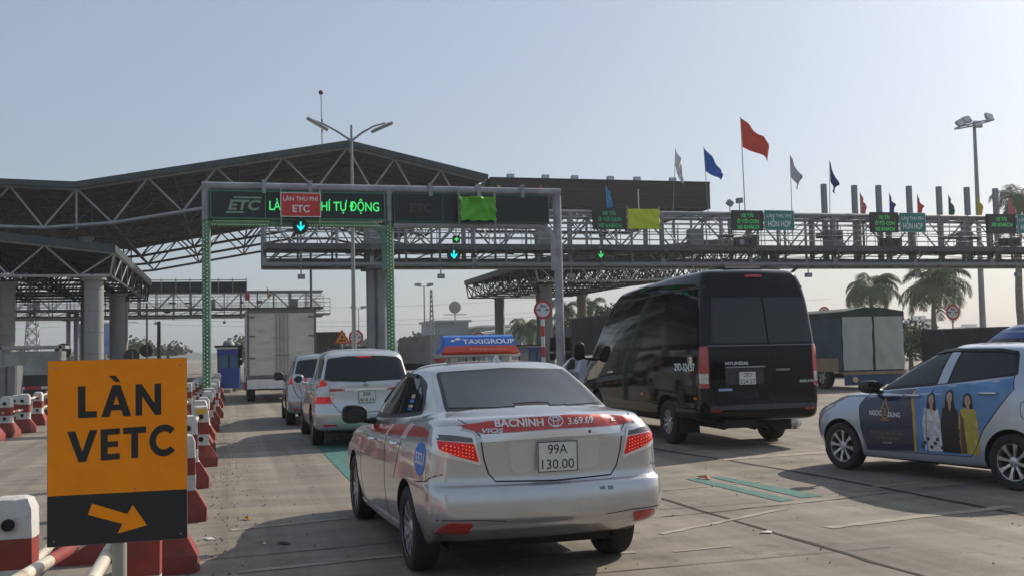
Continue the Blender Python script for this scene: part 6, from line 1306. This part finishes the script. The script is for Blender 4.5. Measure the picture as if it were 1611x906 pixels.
building(57, 175, 30, 14, 5.6, mat('wall_grey', (.30,.30,.30), .8), 'long low building with a white roof edge behind the taxi roof sign', mat('roof_white', (.62,.62,.62), .7), ((0,1.2,3.9,12,1.5),))
p = at(693,520,1,170); t = empty('annex_building', (44,166,0), 0, 'slanted white entrance canopy in front of the low building', 'building')
b = MB(); b.add([(39,164,4.1),(50,164,5.6),(50,170,5.6),(39,170,4.1),(39,164,4.5),(50,164,6.0),(50,170,6.0),(39,170,4.5)], [(0,1,2,3),(7,6,5,4),(0,4,5,1),(3,2,6,7),(0,3,7,4),(1,5,6,2)]); b.build('slanted_roof', mat('roof_white', (.62,.62,.62)), t, True)
for k in range(6): b = MB(); b.tube((40+2*k,165,0),(40+2*k,165,4.2+.25*k),.15,8); b.build('column', mat('roof_white', (.62,.62,.62)), t, True)
def slab_tower(x, y, w_, h_, label, rows, cols, m):
    t = empty('tower_block', (x, y, 0), 0, label, 'building'); b = MB(); b.box((x-w_/2,y,0),(x+w_/2,y+w_*.7,h_)); b.box((x-w_/4,y+1,h_),(x+w_/4,y+w_*.5,h_+1.6)); b.build('wall', m, t, True)
    for r_ in range(rows): b = MB(); z = h_*(r_+.35)/rows; b.box((x-w_/2+.5,y-.15,z),(x+w_/2-.5,y-.02,z+h_/rows*.5)); b.build('window_band', mat('far_glass', (.06,.10,.13)), t, True)
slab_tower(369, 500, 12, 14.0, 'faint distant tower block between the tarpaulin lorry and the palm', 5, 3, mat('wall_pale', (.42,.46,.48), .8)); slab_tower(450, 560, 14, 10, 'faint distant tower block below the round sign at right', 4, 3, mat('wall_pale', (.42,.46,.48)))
# billboard, lattice towers
t = empty('billboard', (-23, 200, 0), 0, 'faded blue billboard far off between the left columns', 'billboard'); b = MB(); b.box((-26.4,200,2.6),(-19.4,200.3,8.0)); b.build('panel', mat('billboard_blue', (.06,.14,.36), .6, 0, .5, .4, dirt=.7, dirtcol=(.35,.38,.45), dscale=.35), t, True)
b = MB(); b.tube((-24.5,200.4,0),(-24.5,200.4,3),.25,8); b.tube((-21.5,200.4,0),(-21.5,200.4,3),.25,8); b.build('leg', steel, t, True)
def lattice(x, y, w_, h_, label):
    t = empty('lattice_tower', (x, y, 0), 0, label, 'tower'); b = MB(); n = int(h_/w_)
    f = lambda z: w_/2*(1-.75*z/h_)
    for sx in (-1,1):
        for sy in (-1,1): b.tube((x+sx*f(0),y+sy*f(0),0),(x+sx*f(h_),y+sy*f(h_),h_),.07*w_**.5,4)
    z = 0
    while z < h_-.6:
        dz = max(.7, 2*f(z)); z2 = min(h_, z+dz); a, c = f(z), f(z2)
        for (p0x,p0y,p1x,p1y) in ((-1,-1,1,-1),(1,-1,1,1),(1,1,-1,1),(-1,1,-1,-1)): b.tube((x+p0x*a,y+p0y*a,z),(x+p1x*c,y+p1y*c,z2),.035*w_**.5,4); b.tube((x+p1x*a,y+p1y*a,z),(x+p0x*c,y+p0y*c,z2),.035*w_**.5,4)
        z = z2
    for k in range(3):
        if h_ > 14: zz = h_*(.62+.13*k); b.tube((x-w_*.9,y,zz),(x+w_*.9,y,zz),.1,4)
    b.build('lattice', steel, t, True); return t
lattice(-21.8, 130, 1.6, 12, 'slim lattice tower seen beside the leftmost concrete column'); lattice(-31.8, 330, 6, 20, 'faint power pylon far off left of the green-lit post')
p = at(682,478,1,150); lattice(28.3, 150, .8, 10.6, 'thin lattice antenna tower with dishes above the low building')
p = at(718,517-20,1,150); b = MB(); b.lathe([(0,-.15),(.5,-.12),(.9,0),(.6,.2),(0,.35)], (p.x-.2,150,8.0), 1, 18); b.tube((p.x-.2,150,5.5),(p.x-.2,150,8),.1,6); b.box((p.x-1.8,149.8,6.9),(p.x+1.5,150.4,7.0)); tag(b.build('satellite_dish', mat('dish_grey', (.28,.28,.28), .5), world=True), 'grey satellite dish beside the thin antenna tower', 'antenna')
# low hills and far tree line close the horizon
hm_ = mat('far_hill', (.06,.09,.08), .9, 0, .3, .02); b = MB(); n = 60
for (y, x0, x1, hh, sd_) in ((700,-600,640,9,1),(640,-500,160,5,5)):
    v = []; rr = random.Random(sd_)
    for i in range(n+1): x = x0+(x1-x0)*i/n; h_ = hh*(.55+.5*math.sin(i*.37+sd_)+.25*math.sin(i*1.1)); v += [(x,y-30,-.5),(x,y,max(.8,h_)+1),(x,y+40,-.5)]
    b.add(v, [(3*i,3*i+3,3*i+4,3*i+1) for i in range(n)]+[(3*i+1,3*i+4,3*i+5,3*i+2) for i in range(n)])
tag(b.build('hills', hm_, smooth=60), kind='structure')
for k, z in enumerate((9.2,8.1,12.5)):
    b = MB(); P = [(-120+12*i, 250, z+1.6*((((i % 8)-4)/4)**2)) for i in range(24)]; b.path(P, .035, 4); tag(b.build('overhead_wire', chass, world=True), 'thin sagging power line low in the distant sky, %s of three' % ('middle','lowest','highest')[k], 'power line', 'distant power lines')
# ------------------------------------------------------------------ trees
leafm = mat('palm_leaf', (.062,.11,.032), .6, 0, .45, 1.2); leafd = mat('tree_leaf', (.045,.075,.03), .7, 0, .5, 1.0); bark = mat('palm_bark', (.16,.14,.12), .9, 0, .25, 3, bump=.4)
def palm(x, y, h_, cr, label, n=22, seed=0, wd=.22):
    rr = random.Random(seed); t = empty('palm_tree', (x, y, 0), 0, label, 'palm tree')
    b = MB(); P = [(x+.25*math.sin(i*.5+seed),y,h_*i/10) for i in range(11)]; b.path(P, [wd*(1.25-.55*i/10+(.12 if i in (3,4,5) else 0)) for i in range(11)], 10); b.build('trunk', bark, t, True, smooth=60)
    top = Vector(P[-1]); f = MB(); st = MB()
    for k in range(n):
        az = 2*math.pi*k/n+rr.uniform(-.2,.2); el = rr.uniform(-.6,1.35); L = cr*rr.uniform(.85,1.15); d = Vector((math.cos(az),math.sin(az),0)); pts = []; p = top.copy(); e = el
        for i in range(13): pts.append(p.copy()); p = p+(d*math.cos(e)+Vector((0,0,math.sin(e))))*L/12; e -= (.12+.03*i*.5)*(1.1 if el > .3 else .8)
        st.path(pts, [.03*(1-i/14)*cr/3+.006 for i in range(13)], 4); side = d.cross(Vector((0,0,1)))
        for i in range(1, 13):
            for q in range(4):
                tq = (i-1+q/4+rr.uniform(0,.2)); i0 = min(11, int(tq)); b0 = pts[i0].lerp(pts[i0+1], tq-i0); ll = L*.30*math.sin(math.pi*min(.95,(tq+1.2)/13.5))+.1
                ax = (pts[i0+1]-pts[i0]).normalized()
                for s in (-1,1):
                    dirn = (side*s*rr.uniform(.6,1)+ax*.45+Vector((0,0,-rr.uniform(.2,.8)))).normalized(); w2 = ax*.019*cr
                    e0 = b0+dirn*ll; mid = b0+dirn*ll*.5+Vector((0,0,.06*ll)); f.add([b0-w2*.4, b0+w2*.4, mid+w2*.6, mid-w2*.6, e0+Vector((0,0,-.1*ll))], [(0,1,2,3),(3,2,4)])
    f.build('crown', leafm, t, True, fix=False); st.build('frond_stems', mat('frond_stem', (.10,.12,.05), .7), t, True)
palm(57.6, 85, 6.7, 3.5, 'bushy palm behind the tarpaulin lorry, its crown reaching the gantry', 36, 1); palm(64.2, 85, 6.9, 4.3, 'palm with a bare trunk behind the round sign at right', 32, 2)
palm(73.9, 85, 15.2, 3.3, 'tallest palm, its crown above the gantry near the right edge', 24, 3, .3); palm(79.5, 86, 14.0, 3.4, 'second tall palm cut by the right edge of the photo', 24, 4, .3)
palm(31.3, 110, 4.2, 2.6, 'dark low palm left of the striped sign pole', 22, 5); palm(36.6, 112, 6.2, 2.6, 'feathery palm behind the right canopy column', 20, 6); palm(41.5, 118, 6.6, 2.8, 'feathery palm seen above the dark covered lorry', 20, 8)
def tree(x, y, h_, cr, label, seed, m=leafd, leaves=1500, group=None):
    rr = random.Random(seed); t = empty('leafy_tree', (x, y, 0), 0, label, 'tree', group); tr = MB(); tr.tube((x,y,0),(x,y,h_*.55),cr*.09,8,cr*.05); cl = []
    for k in range(9):
        a = rr.uniform(0,6.28); e = rr.uniform(.1,1.3); L = cr*rr.uniform(.5,.95); c = Vector((x+math.cos(a)*math.cos(e)*L, y+math.sin(a)*math.cos(e)*L, h_*.55+math.sin(e)*L*.8)); cl.append((c, cr*rr.uniform(.25,.5))); tr.tube((x,y,h_*rr.uniform(.35,.55)), c, cr*.035, 5, cr*.012)
    tr.build('trunk', bark, t, True); f = MB()
    for k in range(leaves):
        c, r_ = cl[k % 9]; v = Vector((rr.gauss(0,1),rr.gauss(0,1),rr.gauss(0,.8))).normalized()*r_*rr.uniform(.5,1.12); p = c+v; a = Vector((rr.uniform(-1,1),rr.uniform(-1,1),rr.uniform(-1,1))).normalized(); u_ = a.orthogonal().normalized()*cr*.07; w2 = a.cross(u_).normalized()*cr*.045
        f.add([p-u_,p-w2,p+u_,p+w2], [(0,1,2,3)])
    f.build('crown', m, t, True, fix=False); return t
tree(40.5, 62, 2.9, 1.7, 'light green tree right of the tarpaulin lorry', 3, mat('tree_leaf_pale', (.10,.13,.06), .7, 0, .4, 1)); tree(33.2, 45, 1.7, 1.5, 'pale green bush just right of the tarpaulin lorry', 14, mat('tree_leaf_pale', (.10,.13,.06))); tree(37.5, 52, 2.0, 1.7, 'pale green bush behind the black-covered trailer', 15, mat('tree_leaf_pale', (.10,.13,.06)))
tree(44, 70, 3.0, 2.0, 'pale bush beside the light green tree', 4, mat('tree_leaf_pale', (.10,.13,.06)))
tree(23, 74, 2.6, 1.5, 'green bush between the taxi roof sign and the blue booth', 5); tree(33, 88, 5.2, 2.6, 'green tree seen between the two right canopy columns', 6); tree(30, 90, 4.6, 2.2, 'green tree directly left of the dark covered lorry', 9)
def tree_line(spots, seed, m):
    """far-off wood that reads as one mass: overlapping leafy clumps"""
    rr = random.Random(seed); f = MB()
    for x, y, h_, cr in spots:
        for k in range(520):
            v = Vector((rr.gauss(0,1),rr.gauss(0,1),rr.gauss(0,.8))).normalized()*cr*rr.uniform(.45,1.1)*rr.choice((.6,.85,1.1)); p = Vector((x,y,h_*.5))+Vector((v.x,v.y,abs(v.z)*h_/cr*.55)); a = Vector((rr.uniform(-1,1),rr.uniform(-1,1),rr.uniform(-1,1))).normalized(); u_ = a.orthogonal().normalized()*cr*.12; w2 = a.cross(u_).normalized()*cr*.08
            f.add([p-u_,p-w2,p+u_,p+w2], [(0,1,2,3)])
        f.tube((x,y,0),(x,y,h_*.6),cr*.08,5)
    tag(f.build('tree_line', m, fix=False, world=True), kind='stuff')
rr = random.Random(31)
tree_line([(-130+k*11+rr.uniform(-4,4), 230+rr.uniform(-20,50), rr.uniform(3.5,6.5), rr.uniform(3.5,5.5)) for k in range(26)], 1, leafd)
tree_line([(165+k*9+rr.uniform(-4,4), 190+rr.uniform(-20,40), rr.uniform(3,6), rr.uniform(3.5,5.5)) for k in range(22)], 2, leafd)
# ------------------------------------------------------------------ litter on the road
rr = random.Random(5)
def litter(u, v, w_, l_, m, label, h_=.012, name='litter'):
    p = G(u, v); b = MB(); b.add([(-w_,-l_,0),(w_*.9,-l_*.8,.004),(w_,l_,h_),(-w_*.8,l_*.9,.003),(-w_*.3,0,h_*1.5),(w_*.4,.2*l_,h_*.6)], [(0,1,5,4),(1,2,5),(2,3,4,5),(3,0,4)]); o = b.build(name, m); o.location = (p.x,p.y,.006); o.rotation_euler = (0,0,rr.uniform(0,3)); tag(o, label, 'litter')
litter(330,848,.05,.035,white,'scrap of white paper on the road at the foot of the barrier line'); litter(388,817,.06,.02,mat('ochre_scrap',(.50,.28,.03),.7),'small ochre scrap on the shadow edge left of the taxi',.03)
litter(1108,753,.08,.05,mat('brick_scrap',(.40,.17,.08),.8),'orange-brown scrap at the end of the green stripes',.03); litter(1206,838,.05,.03,white,'white speck of paper on the road joint at right'); litter(446,855,.07,.03,black_t,'dark flattened rag in the shade left of the taxi'); litter(415,856,.02,.015,white,'tiny white scrap in the shade left of the taxi')
b = MB(); p = G(1252,674); rr = random.Random(9)
for k in range(6): q = Vector((p.x+rr.uniform(-.14,.14), p.y+.3+rr.uniform(-.1,.1), 0)); b.lathe([(0,0),(.10,.03),(.13,.10),(.08,.2),(0,.26)], q, 2, 7)
tag(b.build('plastic_bag', mat('crumpled_white', (.6,.6,.6), .5, 0, .4, 15, bump=1, bscale=12), world=True), 'crumpled white plastic bag on the road right of the van\'s rear wheel', 'bag')
grit = MB(); rr = random.Random(21)
for k in range(900):
    if k % 2: x, y = rr.gauss(-.1,.16), rr.uniform(5,26)
    else: x, y = rr.uniform(-.3,9), rr.uniform(5,24)
    s_ = rr.uniform(.003,.011); grit.add([(x-s_,y-s_,.004),(x+s_,y-s_*.7,.004),(x+s_*.6,y+s_,.004),(x-s_*.4,y+s_*.8,.004),(x,y,.004+s_*1.2)], [(0,1,4),(1,2,4),(2,3,4),(3,0,4)])
tag(grit.build('road_grit', mat('grit', (.09,.08,.07), .9, 0, .5, 40), fix=False), kind='stuff')
bpy.data.objects.remove(_to)
_bad = [(o.name, len(o['label'].split())) for o in S.objects if o.get('label') and not 4 <= len(o['label'].split()) <= 16]
if _bad: print('LABELWORDS', _bad)
